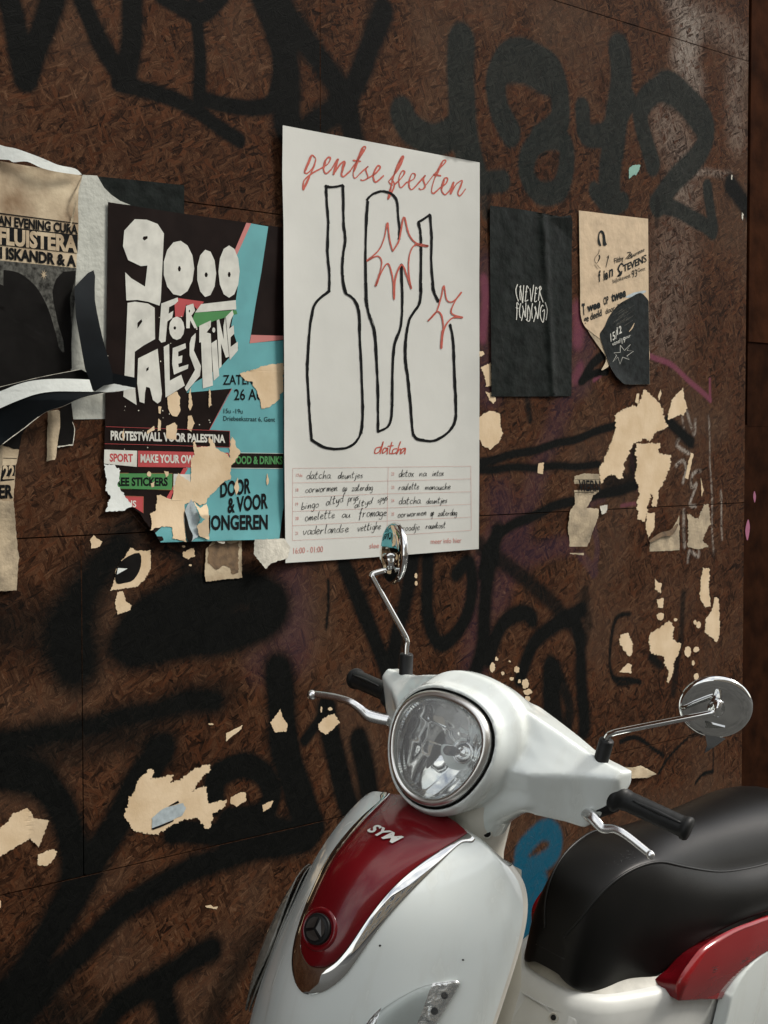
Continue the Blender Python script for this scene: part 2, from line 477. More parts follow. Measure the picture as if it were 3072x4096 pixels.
# house row across the street (seen only as reflections in chrome and paint)
bld = empty('town_house', (-4, -12, 0), 'cream rendered house across the street behind the viewer', 'building')
bm = bmesh.new(); box(bm, -16, 16, -6, 0, 0, 8.4); bm_obj('wall', bm, M['facade'], bld)
bm = bmesh.new(); box(bm, -16.3, 16.3, -6.2, .25, 8.4, 8.75); bm_obj('roof', bm, M['roof'], bld)
for zi in range(3):
    for xi in range(12):
        x0 = -15 + xi * 2.6; z0 = .9 + zi * 2.7
        bm = bmesh.new()
        for a in ((x0, x0 + .09, z0, z0 + 1.7), (x0 + 1.01, x0 + 1.1, z0, z0 + 1.7), (x0 + .09, x0 + 1.01, z0, z0 + .09), (x0 + .09, x0 + 1.01, z0 + 1.61, z0 + 1.7), (x0 + .52, x0 + .58, z0 + .09, z0 + 1.61)):
            box(bm, a[0], a[1], .003, .06, a[2], a[3])
        f = bm_obj('window', bm, M['win_frame'], bld)
        bm = bmesh.new(); box(bm, x0 + .091, x0 + 1.009, .004, .02, z0 + .091, z0 + 1.609); bm_obj('pane', bm, M['win_glass'], f)

# ------------------------------------------------------------------ hoarding of OSB boards with its spray paint
SPR = {k: [] for k in ('k', 'g', 'p', 'pink', 'blue', 'white')}
def S(ch, pts, w, soft=.35, s=1.0, n=5):
    """spray line: w width in metres on the board, soft = share of the width that fades, s = strength"""
    q = [W(a, b) for a, b in (smooth(pts, n) if n > 1 else pts)]
    SPR[ch].append((np.array([(v[0], v[2]) for v in q]), w * .5, soft, s))

# upper left letters
S('k', Z1((30, -60), (75, 110), (140, 425)), .050); S('k', Z1((310, -60), (240, 150), (152, 430)), .052)
S('k', Z1((440, -40), (550, 230), (690, 450)), .042); S('k', Z1((735, -40), (722, 250), (700, 445)), .052)
S('k', Z1((660, 470), (880, 515), (1100, 625), (1320, 775)), .034, .35)
S('k', Z1((900, -30), (1090, 80), (1230, -30)), .040); S('k', Z1((1080, 40), (1102, 300), (1108, 545)), .032)
S('k', Z1((1108, 545), (1250, 575), (1400, 605), (1500, 570), (1535, 450), (1545, 300)), .034)
S('k', Z1((1440, -40), (1535, 200), (1590, 450), (1603, 720)), .064); S('k', Z1((1500, -40), (1600, 200)), .06, .5)
S('k', Z2((-60, -30), (40, 60), (200, 270), (380, 540), (440, 790)), .070, .45); S('k', Z2((600, 60), (500, 330), (390, 550), (170, 740)), .064, .45)
S('k', Z2((20, 0), (60, 300), (60, 700)), .075, .5)
S('k', Z2((560, -40), (540, 120)), .05, .6, .5)
# 1942 (older, grey green black)
S('g', Z2((1030, 240), (1030, 480), (1040, 700), (1090, 920)), .092, .22); S('g', Z2((700, 620), (760, 720), (880, 775), (1010, 710)), .072, .25)
S('g', Z2((1130, 1005), (1260, 1000)), .052, .3); S('g', Z2((1140, 1050), (1165, 1180)), .03, .5, .6)
S('g', Z3((235, 735), (170, 600), (160, 430), (230, 310), (340, 300), (460, 380), (510, 520), (500, 680), (400, 760)), .070, .22)
S('g', Z3((220, 350), (330, 360), (440, 420)), .095, .25); S('g', Z3((390, 765), (335, 860), (330, 980), (400, 1065), (500, 1055), (548, 920), (530, 790), (420, 760)), .058, .28)
S('g', Z3((838, 280), (845, 480), (815, 700), (790, 900), (785, 1080)), .09, .22); S('g', Z3((635, 600), (650, 740), (770, 735), (895, 560)), .058, .25)
S('g', Z3((700, 1060), (770, 1140), (860, 1110)), .048, .3)
S('g', Z3((1020, 900), (955, 650), (1010, 520), (1120, 470), (1240, 560), (1325, 690), (1290, 830), (1160, 980), (1045, 1130)), .066, .25)
S('g', Z3((1090, 480), (1200, 560), (1300, 690)), .085, .3); S('g', Z3((1045, 1130), (1200, 1180), (1350, 1280)), .046, .3); S('g', Z3((1325, 1040), (1340, 1150), (1355, 1250)), .046, .3)
S('k', Z3((1450, 1020), (1500, 1090), (1550, 1160)), .062, .35, .95); S('k', Z3((1050, 1100), (1040, 1240)), .02, .5, .6)
# big soft loops, lower left
S('k', ZL((650, 290), (540, 400), (430, 580), (390, 760), (430, 900)), .105, .75, .95)
S('k', ZL((690, 800), (800, 640), (1020, 520), (1300, 480), (1510, 540), (1480, 670), (1250, 750), (950, 790), (720, 830)), .085, .6, 1.0)
S('k', ZL((760, 760), (1000, 640), (1180, 640)), .11, .7, .9); S('k', ZL((900, 700), (1200, 700), (1400, 620)), .10, .8, .8)
S('k', ZL((-60, 690), (200, 730), (400, 830)), .13, .95, .75); S('k', ZL((380, 700), (400, 880)), .10, .8, .8)
S('k', ZL((-60, 1340), (300, 1290), (700, 1200), (1000, 1130), (1180, 1110)), .058, .75, .95); S('k', ZL((1000, 1120), (1250, 1050)), .08, .9, .55)
S('k', ZL((1050, 240), (1040, 400), (1060, 480)), .05, .9, .6); S('k', ZL((700, 140), (900, 250), (1150, 300)), .06, .9, .6)
S('k', ZM((-60, 250), (200, 300), (330, 450), (400, 650), (420, 800)), .075, .55); S('k', ZM((-80, 150), (200, 180), (450, 140), (800, 60)), .06, .9, .7)
S('k', ZM((900, 130), (770, 320), (640, 560), (520, 740), (400, 950), (250, 1200), (100, 1450), (-40, 1620)), .082, .5)
S('k', ZM((1700, 640), (1400, 690), (1200, 745), (900, 880), (650, 1050), (450, 1250), (250, 1450), (60, 1650)), .062, .55)
S('k', ZM((1180, 430), (1195, 290), (1330, 225), (1455, 280), (1500, 400), (1430, 510), (1260, 520)), .058, .35); S('k', ZM((960, 590), (1150, 600), (1400, 600), (1700, 620)), .050, .4)
S('k', ZM((1350, 560), (1500, 560), (1650, 600)), .06, .5); S('k', ZL((1540, 940), (1555, 1100), (1570, 1382)), .085, .5); S('k', ZM((1570, 60), (1600, 250), (1670, 460)), .072, .35)
S('k', ZM((1170, 1240), (900, 1400), (650, 1560), (560, 1700)), .062, .6); S('k', ZM((1420, 1180), (1270, 1400), (1170, 1640)), .062, .8, .7); S('k', ZM((880, 1440), (950, 1680)), .06, .6)
S('k', ZM((-60, 1500), (200, 1560), (400, 1650)), .12, .9, .75)
# letters behind the scooter
S('k', ZD((600, 1470), (625, 1640), (680, 1790)), .064, .3); S('k', ZD((705, 1530), (735, 1680), (775, 1790)), .060, .35); S('k', ZD((775, 1600), (800, 1720)), .06, .4); S('k', ZD((660, 1600), (690, 1560)), .03, .5)
S('k', ZD((745, 1220), (775, 1300), (810, 1380), (840, 1470)), .046, .45); S('k', ZD((895, 1200), (870, 1320), (845, 1440)), .050, .55)
S('k', ZD((925, 1210), (922, 1310), (945, 1385), (985, 1370), (1015, 1310), (1015, 1220), (985, 1240)), .042, .45)
S('k', ZD((1075, 1150), (1050, 1260), (1045, 1380), (1020, 1470)), .050, .5); S('k', ZD((1040, 1180), (1180, 1290), (1260, 1380)), .044, .6, .85)
S('k', ZS((100, 600), (180, 420), (300, 350), (350, 380)), .046, .45); S('k', ZS((280, 720), (350, 520), (480, 420), (620, 330)), .046, .5); S('k', ZS((600, 420), (620, 650), (640, 1000)), .046, .6)
S('k', ZS((440, 640), (440, 960)), .05, .5); S('k', ZS((480, 670), (550, 850), (540, 1000)), .04, .5, .9); S('k', ZS((640, 230), (660, 420)), .035, .6, .7)
S('k', ZR((30, 700), (300, 640), (600, 560), (820, 480)), .022, .4); S('k', ZR((30, 737), (350, 722), (720, 712)), .022, .6)
S('k', ZR((920, 830), (700, 880), (500, 930), (250, 1040), (120, 1140), (60, 1320)), .028, .5); S('k', ZR((1100, 470), (1230, 580)), .036, .5); S('k', ZR((320, 330), (330, 450)), .025, .6, .8)
S('k', ZR((760, 800), (900, 800), (920, 660)), .05, .5, .8)
S('k', ZS((890, 360), (820, 370), (785, 480), (780, 640), (830, 740), (940, 735)), .014, .5, .9); S('k', ZS((1190, 240), (1170, 500), (1130, 800)), .026, .6, .75); S('k', ZS((1010, 590), (1060, 640)), .03, .6, .9)
S('k', ZU((540, 600), (680, 580), (860, 710)), .013, .4); S('k', ZU((820, 850), (900, 730), (1060, 560), (1160, 560)), .008, .4); S('k', ZU((1110, 920), (1160, 860), (1240, 825)), .010, .4); S('k', ZU((1240, 600), (1240, 820)), .005, .4); S('k', ZU((1325, 660), (1325, 880)), .003, .5, .8); S('k', ZU((480, 110), (600, 130), (690, 150)), .012, .5)
S('k', ZU((20, 50), (60, 500)), .05, .6); S('k', ZU((230, 20), (250, 560)), .04, .7, .8)
S('k', ZN((1090, 1465), (980, 1490), (880, 1545)), .020, .3); S('k', ZN((900, 1530), (960, 1420), (1060, 1330)), .026, .3)  # shadow of the tan flyer's curled corner painted in with the black graffiti
S('k', PX((2020, 4000), (1960, 4150)), .05, .5)
S('k', ZV((206, 500), (203, 700), (197, 850)), .010, .6, .9); S('k', ZL((1050, 470), (1055, 640)), .012, .8, .7); S('k', Z3((560, 1050), (565, 1160)), .010, .8, .6); S('k', Z2((1180, 1050), (1190, 1260)), .016, .9, .6)
# purple, pink, blue, chalk
S('p', PX((1950, 1080), (1960, 1560)), .09, .6); S('pink', ZN((70, 700), (90, 900), (60, 1180)), .028, .6, .9); S('p', ZN((900, 1250), (870, 1500)), .10, .6)
S('pink', ZN((850, 940), (860, 1100), (850, 1200)), .045, .7, .8); S('pink', ZN((830, 1520), (870, 1420)), .03, .7, .6); S('pink', ZN((990, 1540), (1040, 1500)), .012, .5, .9)
S('pink', ZR((1000, 98), (1140, 170), (1340, 350)), .015, .4); S('pink', ZR((1335, 235), (1340, 355)), .010, .4); S('pink', ZR((840, 935), (920, 930)), .01, .6, .7); S('pink', ZR((900, 660), (930, 850)), .012, .8, .5)
S('p', PX((2000, 2000), (2080, 2200)), .10, .9); S('p', PX((2300, 1500), (2150, 1900), (2000, 2400)), .07, .9, .9); S('p', ZR((560, 1150), (300, 1200), (120, 1100)), .05, .8); S('p', PX((1160, 2300), (1180, 2600)), .10, .9, .9); S('p', PX((1050, 2650), (1150, 2550)), .09, .9, .7); S('p', PX((1940, 2250), (1900, 2650)), .10, .9, .9)
S('p', ZR((690, 1050), (710, 1180), (680, 1320)), .020, .5, 1.4); S('p', ZR((620, 1210), (690, 1310)), .028, .6, 1.3); S('p', ZR((660, 930), (740, 900)), .02, .6, 1.2)
S('blue', ZW((262, 450), (275, 350), (380, 240), (455, 275), (440, 380), (340, 440), (250, 455)), .052, .3); S('blue', ZW((275, 540), (285, 700), (255, 950)), .058, .35); S('blue', ZW((330, 540), (370, 530), (350, 640)), .050, .4)
S('white', ZR((1328, 440), (1342, 800), (1355, 1215)), .007, .5, .8, 1); S('white', ZR((1395, 850), (1405, 1120)), .008, .5, .8, 1)
S('white', ZR((1205, 400), (1245, 540), (1252, 460)), .010, .5); S('white', ZR((1165, 560), (1150, 600), (1220, 640)), .010, .5); S('white', ZR((1150, 715), (1185, 680), (1205, 720), (1185, 805)), .010, .5)
S('white', ZR((1285, 745), (1240, 760), (1232, 830), (1260, 820), (1222, 920), (1255, 940)), .010, .5); S('white', ZR((1190, 960), (1195, 1160)), .012, .6, .9); S('white', ZR((1210, 1245), (1222, 1185), (1268, 1222), (1276, 1180)), .010, .5); S('white', ZR((1190, 350), (1210, 420)), .008, .5, .7); S('white', ZR((1180, 440), (1190, 520)), .008, .6, .6)
S('white', Z3((1130, -40), (1180, 80), (1230, 200), (1190, 330)), .10, .9, .55); S('white', Z3((1240, 120), (1200, 300), (1260, 460)), .08, .9, .45); S('white', Z3((1300, 100), (1500, 250), (1480, 480), (1490, 760)), .09, 1, .3); S('white', Z3((1100, 700), (1180, 850), (1200, 1050)), .14, 1, .35); S('white', PX((2700, 1000), (2650, 1300)), .2, 1, .22)
S('white', Z3((1150, 950), (1450, 960)), .02, .9, .4)

Z_S1, Z_S2, Z_S3, Z_S4 = 2.418, 1.8535, 1.2605, .670
X_V1, X_V2, X_END = -.748, W(1281, 300)[0], 1.372
GAP = .0022
hoard = empty('osb_hoarding', (0, .02, 0), 'brown weathered OSB hoarding covered in black graffiti behind the scooter', 'hoarding')
PANELS = [(-5.0, -1.7, 0.0, 2.6), (-5.0, -1.7, 2.6, 5.4), (-1.7, X_END, Z_S1, 3.0), (-1.7, X_END, 3.0, 5.4), (-1.7, X_V2, Z_S2, Z_S1), (X_V2, X_END, Z_S3, Z_S1), (-1.7, X_V2, Z_S3, Z_S2), (-1.7, X_V1, Z_S4, Z_S3), (X_V1, X_END, Z_S4, Z_S3), (-1.7, X_END, .0, Z_S4)]

def seg_dist(px, pz, line):
    d = np.full(px.shape, 1e9)
    for (x0, z0), (x1, z1) in zip(line[:-1], line[1:]):
        dx, dz = x1 - x0, z1 - z0; L2 = dx * dx + dz * dz + 1e-12
        t = np.clip(((px - x0) * dx + (pz - z0) * dz) / L2, 0, 1)
        d = np.minimum(d, (px - x0 - t * dx) ** 2 + (pz - z0 - t * dz) ** 2)
    return np.sqrt(d)

def spray_values(xx, zz, ch):
    out = np.zeros(xx.shape)
    for line, hw, soft, s in SPR[ch]:
        mrg = hw * (1 + soft) + .005
        sel = (xx > line[:, 0].min() - mrg) & (xx < line[:, 0].max() + mrg) & (zz > line[:, 1].min() - mrg) & (zz < line[:, 1].max() + mrg)
        if not sel.any(): continue
        d = seg_dist(xx[sel], zz[sel], line)
        t = np.clip((hw * (1 + soft * .75) - d) / (hw * (soft * 1.65 + .05)), 0, 1)
        v = t * t * (3 - 2 * t) * min(s, 1.0) * (1 if s <= 1 else 1)
        v = np.clip(v * max(s, 1.0), 0, 1.5)
        out[sel] = 1 - (1 - np.minimum(out[sel], 1)) * (1 - np.minimum(v, 1))
    return out

rngN = np.random.default_rng(5)
for (x0, x1, z0, z1) in PANELS:
    x0 += GAP * .5; x1 -= GAP * .5; z0 += GAP * .5; z1 -= GAP * .5
    step = .004
    nx, nz = max(2, int((x1 - x0) / step)), max(2, int((z1 - z0) / step))
    if z0 > 2.9 or x1 < -1.6: nx, nz = 40, 40
    if z1 < .75: nz = max(2, int((z1 - z0) / .006))
    X, Zz = np.meshgrid(np.linspace(x0, x1, nx), np.linspace(z0, z1, nz))
    co = np.zeros((nx * nz + 4, 3)); co[:nx * nz, 0] = X.ravel(); co[:nx * nz, 2] = Zz.ravel()
    # the front corners again, 12 mm back, to close the board edge
    for k, (a, b_) in enumerate(((x0, z0), (x1, z0), (x1, z1), (x0, z1))): co[nx * nz + k] = (a, .012, b_)
    idx = np.arange(nx * nz).reshape(nz, nx)
    quads = np.stack([idx[:-1, :-1], idx[:-1, 1:], idx[1:, 1:], idx[1:, :-1]], -1).reshape(-1, 4)
    me = bpy.data.meshes.new('board')
    c00, c10, c11, c01 = idx[0, 0], idx[0, -1], idx[-1, -1], idx[-1, 0]
    nb = nx * nz
    rim = np.array([[c00, nb, nb + 1, c10], [c10, nb + 1, nb + 2, c11], [c11, nb + 2, nb + 3, c01], [c01, nb + 3, nb, c00]])
    allq = np.concatenate([quads, rim])
    me.vertices.add(len(co)); me.vertices.foreach_set('co', (co - np.array([0, .02, 0])).ravel())
    me.loops.add(len(allq) * 4); me.loops.foreach_set('vertex_index', allq.ravel().astype(np.int32))
    me.polygons.add(len(allq)); me.polygons.foreach_set('loop_start', np.arange(len(allq), dtype=np.int32) * 4)
    me.update(calc_edges=True)
    # over-spray wobble: the sprayed lines are read slightly warped, as a hand would lay them
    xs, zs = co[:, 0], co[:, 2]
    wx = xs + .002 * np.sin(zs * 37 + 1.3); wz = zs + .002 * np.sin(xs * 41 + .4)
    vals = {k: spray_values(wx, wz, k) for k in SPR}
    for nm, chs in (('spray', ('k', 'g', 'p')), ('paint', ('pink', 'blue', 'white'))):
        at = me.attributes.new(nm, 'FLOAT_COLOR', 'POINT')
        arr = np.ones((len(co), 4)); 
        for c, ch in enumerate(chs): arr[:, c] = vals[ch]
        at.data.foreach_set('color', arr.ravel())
    link_mesh('board', me, M['osb'], hoard)
bm = bmesh.new(); box(bm, -5.0, X_END + .01, -.006, .03, 0, 5.4); bm_obj('batten_frame', bm, M['gap'], hoard)

# red brown timber at the right of the hoarding: three boards of different depth
def wboard(name, x0, x1, z0, z1, y0, y1, mat, label):
    root = empty(name, ((x0 + x1) / 2, 0, z0), label, 'board')
    bm = bmesh.new(); box(bm, x0 - root.location.x, x1 - root.location.x, y0, y1, 0, z1 - z0)
    bmesh.ops.bevel(bm, geom=bm.edges[:], offset=.0012, segments=1, affect='EDGES')
    p = bm_obj('plank', bm, mat, root)
    return root
zt, zb = W(3000, 1368)[2], W(2980, 1700)[2]
xe = X_END + .004
wboard('timber_board', xe + .008, xe + 4.0, zt, 5.4, .0, .03, M['wood_red'], 'upper dark red brown timber board beside the hoarding edge')
wboard('timber_board', xe + .010, xe + 4.0, zb - .004, zt + .004, .003, .029, M['wood_dark'], 'short dark timber board between the two longer boards at the hoarding edge')
wb = wboard('timber_board', xe, xe + 4.0, 0, zb, .0036, .03, M['wood_dark'], 'long lower dark timber board with pink paint drips')
xb0 = wb.location
for i, p in enumerate((smooth(ZR((1583, 855), (1592, 885), (1585, 920), (1577, 885)), 4, True), smooth(ZR((1548, 1012), (1558, 1060), (1545, 1130), (1533, 1075)), 4, True))):
    sheet('paint_drip', [p], M["pink_spot"], wb, off=-.0028)

# ------------------------------------------------------------------ posters
def at_px(px, py, off=0.0):
    return Vector(W(px, py, off))

# --- tall white poster with three bottles
gp = empty('white_poster', at_px(1530, 2220), 'tall white poster with three black bottle outlines and red script title', 'poster')
def gl(px, py):
    left = max(0.0, 1 - (px - 1131) / 170.0)
    right = max(0.0, (px - 1780) / 140.0)
    top = max(0.0, 1 - (py - 500) / 500.0)
    return .0035 + .011 * left ** 2 * (.75 + .25 * math.sin(py / 160.0)) + .006 * right ** 2 + .0012 * math.sin(px / 150.0 + py / 260.0)
edge_l = [(1131, 501), (1129, 700), (1134, 900), (1135, 1180), (1137, 1500), (1137, 1800), (1140, 2040), (1142, 2252)]
edge_r = [(1915, 2196), (1917, 1900), (1918, 1500), (1917, 1105), (1919, 900), (1919, 650)]
sheet('paper', [edge_l + [(1400, 2236), (1650, 2217)] + edge_r + [(1650, 599), (1400, 552)]], M['paper'], gp, .002, gl, 36)
OV = .0026
script = [
 ((330, 330), (300, 308), (272, 365), (250, 428), (275, 435), (318, 382), (332, 335), (318, 385), (285, 465), (255, 530), (240, 556), (246, 492), (300, 442), (370, 402)),
 ((370, 402), (420, 368), (436, 328), (412, 330), (386, 390), (402, 440), (442, 412)),
 ((442, 412), (478, 352), (492, 338), (472, 400), (456, 450), (500, 382), (534, 352), (540, 372), (516, 440), (532, 462), (580, 420)),
 ((580, 420), (642, 332), (690, 256), (668, 254), (632, 340), (602, 430), (612, 474), (650, 440)), ((600, 345), (655, 352)),
 ((650, 440), (708, 388), (692, 412), (706, 468), (672, 490), (655, 484)),
 ((690, 484), (760, 440), (796, 396), (776, 386), (746, 450), (762, 502), (820, 455)),
 ((868, 482), (930, 402), (962, 322), (946, 330), (902, 430), (872, 540), (850, 628), (880, 572), (898, 520), (876, 480), (858, 500), (882, 526)),
 ((898, 520), (950, 470), (972, 430), (952, 424), (930, 480), (942, 542), (985, 505)), ((985, 505), (1036, 480), (1048, 446), (1022, 444), (1002, 510), (1022, 556), (1080, 500)),
 ((1080, 500), (1122, 452), (1106, 480), (1120, 538), (1090, 556), (1076, 546)), ((1108, 546), (1180, 452), (1266, 358), (1244, 354), (1190, 470), (1166, 560), (1182, 582), (1230, 540)), ((1180, 446), (1232, 456)),
 ((1230, 540), (1270, 512), (1282, 476), (1258, 478), (1236, 550), (1262, 592), (1300, 560)), ((1300, 560), (1326, 500), (1316, 550), (1302, 590), (1342, 520), (1386, 490), (1376, 530), (1356, 580), (1372, 600), (1412, 550))]
lines = []
rr = random.Random(3)
for st in script:
    lines.append((ZA(*st), [rr.uniform(3.5, 7.5) for _ in range(max(2, len(st)))]))
# heavier down strokes
for a, b_ in (((300, 310), (252, 425)), ((285, 465), (240, 556)), ((490, 340), (458, 448)), ((640, 335), (604, 425)), ((672, 262), (640, 330)), ((945, 335), (902, 430)), ((872, 540), (852, 625)), ((1242, 360), (1192, 465)), ((1322, 505), (1303, 588)), ((400, 345), (388, 400)), ((536, 355), (518, 436)), ((1256, 485), (1238, 550))):
    lines.append((ZA(a, b_), [7, 10, 7]))
for st in (((800, 1240), (765, 1250), (757, 1285), (790, 1272), (818, 1200), (795, 1290)), ((848, 1250), (822, 1250), (812, 1285), (838, 1268), (850, 1248), (845, 1292)), ((880, 1205), (862, 1280), (880, 1288)), ((852, 1235), (890, 1230)), ((915, 1252), (890, 1258), (884, 1288), (910, 1280)), ((942, 1202), (912, 1292), (935, 1255), (945, 1262), (940, 1292)), ((975, 1248), (950, 1258), (946, 1288), (968, 1264), (978, 1250), (972, 1292))):
    lines.append((ZB(*st), 4.5))
fx_ = ZA((858, 0))[0][0]
for w_ in (0, 1): strokes('script_lettering', [q for q in lines[:-6] if (np.mean([p[0] for p in q[0]]) > fx_) == bool(w_)], M['coral'], gp, OV, .15, 4, lift=gl)
strokes('script_lettering', lines[-6:], M['coral'], gp, OV, .15, 4, lift=gl)
bott = [
 ZA((405, 525), (410, 640), (420, 800), (415, 1000), (428, 1150), (428, 1290)), ZA((398, 530), (450, 538), (527, 524)), ZA((527, 524), (530, 680), (532, 800), (542, 920), (526, 1050), (524, 1180), (548, 1300)),
 ZB((430, 112), (330, 200), (302, 290), (285, 420), (272, 600), (270, 720), (280, 900), (290, 1060), (302, 1192)), ZB((298, 1188), (400, 1245), (520, 1252), (600, 1222), (655, 1140), (670, 980), (664, 800), (655, 600), (646, 400), (640, 260), (605, 175), (545, 132)), ZB((545, 132), (528, 60), (526, 0)),
 ZA((700, 630), (740, 590), (810, 568), (880, 590), (915, 640), (925, 740), (935, 850), (932, 915)), ZA((705, 640), (695, 800), (690, 1000), (692, 1200), (694, 1340)), ZB((690, 60), (695, 200), (722, 310), (755, 420), (768, 600), (778, 800), (780, 1000), (780, 1132)), ZB((780, 1130), (860, 1080), (882, 940), (884, 700), (900, 500), (943, 370), (955, 200), (950, 0)), ZA((948, 1095), (952, 1260)),
 ZA((1070, 792), (1155, 738)), ZA((1155, 738), (1166, 900), (1164, 1080), (1180, 1280)), ZB((1172, 40), (1182, 120), (1216, 192)), ZB((1300, 355), (1322, 480), (1330, 700), (1340, 900), (1338, 1040), (1290, 1130), (1200, 1190), (1120, 1195), (1040, 1160), (1020, 1000), (996, 750), (976, 600), (985, 430), (1012, 310), (1080, 200), (1090, 60)), ZA((1086, 1290), (1090, 1050), (1090, 950), (1084, 850), (1070, 790))]
rb = random.Random(8)
strokes('bottle_drawing', [(q, [rb.uniform(8.5, 12.5) for _ in range(len(q) * 2)]) for q in bott]
        + [([(a + rb.uniform(-7, 7), b_ + rb.uniform(-4, 4)) for a, b_ in q[k:k + 3]], 1.6) for q in bott for k in range(0, max(1, len(q) - 2), 2)], M['ink'], gp, OV + .0002, .16, 9, lift=gl)
stars = [ZA((700, 1072), (790, 985), (828, 890), (848, 795), (862, 910), (886, 1000)), ZA((886, 1000), (932, 920), (966, 755), (1000, 870), (1050, 938), (1140, 962)), ZA((1140, 965), (1050, 955), (1012, 1010), (1000, 1100), (1006, 1200), (1020, 1270)), ZA((1018, 1265), (985, 1170), (950, 1098), (906, 1190), (895, 1350), (886, 1200), (852, 1090), (800, 1160), (764, 1252)), ZA((764, 1252), (795, 1150), (806, 1070), (772, 1035), (700, 1072)),
         ZB((1140, 332), (1200, 266), (1235, 160), (1255, 76), (1275, 178), (1322, 190), (1382, 125)), ZB((1382, 125), (1330, 200), (1310, 275), (1390, 306)), ZB((1390, 306), (1312, 312), (1256, 390), (1235, 530), (1250, 400), (1240, 300), (1205, 264), (1140, 332))]
strokes('star_drawing', [(q, [rb.uniform(4, 7.5) for _ in range(len(q))]) for q in stars] + [(ZA((1050, 950), (1140, 963)), 10), (ZA((795, 1160), (764, 1250)), 10), (ZB((1245, 400), (1236, 528)), 9), (ZB((1330, 302), (1388, 306)), 9), (ZA((740, 1040), (700, 1070)), 9)], M['coral'], gp, OV + .0004, .18, 5, lift=gl)
# timetable
grid = []
Ly, My_, Ry = (105, 220, 333, 445, 558, 675), (96, 205, 306, 418, 520, 637), (88, 188, 290, 388, 490, 595)
for a, m_, b_ in zip(Ly, My_, Ry): grid.append((ZT((100, a), (478, (a + m_) / 2 + .5), (855, m_), (1508, b_)), .9))
grid += [(ZT((101, 105), (98, 675)), .9), (ZT((855, 96), (846, 637)), .9), (ZT((1508, 88), (1512, 595)), .9)]
strokes('table_lines', grid, M['pink_ink'], gp, OV, lift=gl, n=3)
nums = []
for i, s in enumerate(('17de', '18', '19', '20', '21')):
    nums.append(TX(ZT, s, (128, 125, 122, 122, 122)[i], (172, 288, 400, 513, 630)[i], (178, 146, 143, 148, 142)[i], (172, 287, 399, 512, 629)[i], 24))
for i, s in enumerate(('22', '23', '24', '25')):
    nums.append(TX(ZT, s, 880, (160, 267, 372, 477)[i], 903, (159, 266, 371, 476)[i], 23))
nums += [TX(ZT, '16:00 - 01:00', 106, 780, 340, 766, 46), TX(ZT, 'slee', 707, 738, 783, 733, 38), TX(ZT, '0', 975, 722, 989, 721, 38), TX(ZT, 'meer info hier', 1192, 702, 1434, 692, 38)]
texts('printed_text', nums, M['pink_ink'], gp, OV, lift=gl)
# handwriting: own small stroke alphabet (x height .5, ascender 1)
G = {
 'a': [[(.42, .45), (.2, .5), (.05, .25), (.15, .02), (.35, .15), (.44, .48), (.42, .1), (.55, .04)]], 'b': [[(.12, 1), (.08, .5), (.08, .05), (.3, .02), (.42, .22), (.3, .42), (.1, .3)]],
 'c': [[(.4, .42), (.2, .48), (.06, .25), (.18, .02), (.42, .1)]], 'd': [[(.38, .42), (.15, .46), (.05, .2), (.2, .0), (.38, .2), (.5, 1), (.42, .4), (.46, .0)]],
 'e': [[(.06, .24), (.36, .3), (.34, .46), (.16, .46), (.06, .2), (.2, .0), (.42, .1)]], 'f': [[(.44, .9), (.3, 1), (.22, .6), (.14, -.35)], [(.02, .45), (.38, .48)]],
 'g': [[(.4, .45), (.18, .48), (.06, .22), (.2, .03), (.38, .2), (.42, .45), (.36, -.3), (.12, -.4), (.02, -.25)]], 'h': [[(.14, 1), (.06, 0), (.18, .36), (.34, .46), (.38, .2), (.42, 0)]],
 'i': [[(.12, .48), (.08, .02)], [(.16, .72), (.17, .76)]], 'j': [[(.2, .48), (.14, -.3), (.0, -.4)], [(.24, .72), (.25, .76)]], 'k': [[(.14, 1), (.06, 0)], [(.38, .5), (.1, .22), (.42, 0)]],
 'l': [[(.16, 1), (.08, .2), (.2, 0)]], 'm': [[(.06, .46), (.05, 0), (.14, .36), (.26, .44), (.28, 0), (.38, .38), (.5, .44), (.54, .0)]], 'n': [[(.06, .48), (.06, 0), (.18, .38), (.34, .46), (.36, .1), (.44, 0)]],
 'o': [[(.3, .48), (.1, .42), (.06, .12), (.26, .0), (.42, .2), (.36, .44), (.22, .48)]], 'p': [[(.12, .5), (.04, -.42)], [(.1, .4), (.3, .5), (.42, .3), (.28, .06), (.1, .14)]],
 'r': [[(.08, .48), (.06, 0), (.12, .34), (.36, .46)]], 's': [[(.36, .46), (.12, .42), (.14, .28), (.34, .18), (.26, .0), (.04, .04)]], 't': [[(.24, .95), (.14, .2), (.24, 0), (.36, .08)], [(.02, .6), (.42, .64)]],
 'u': [[(.08, .48), (.06, .1), (.2, .0), (.36, .2), (.4, .48), (.4, .0), (.48, .02)]], 'v': [[(.04, .5), (.2, .0), (.42, .5)]], 'w': [[(.04, .48), (.14, .0), (.28, .4), (.38, .0), (.56, .5)]],
 'x': [[(.04, .5), (.4, .0)], [(.38, .5), (.04, .0)]], 'y': [[(.08, .48), (.12, .1), (.36, .2), (.42, .5), (.34, -.3), (.1, -.4)]], 'z': [[(.04, .46), (.4, .46), (.06, .02), (.42, .04)]], ' ': []}
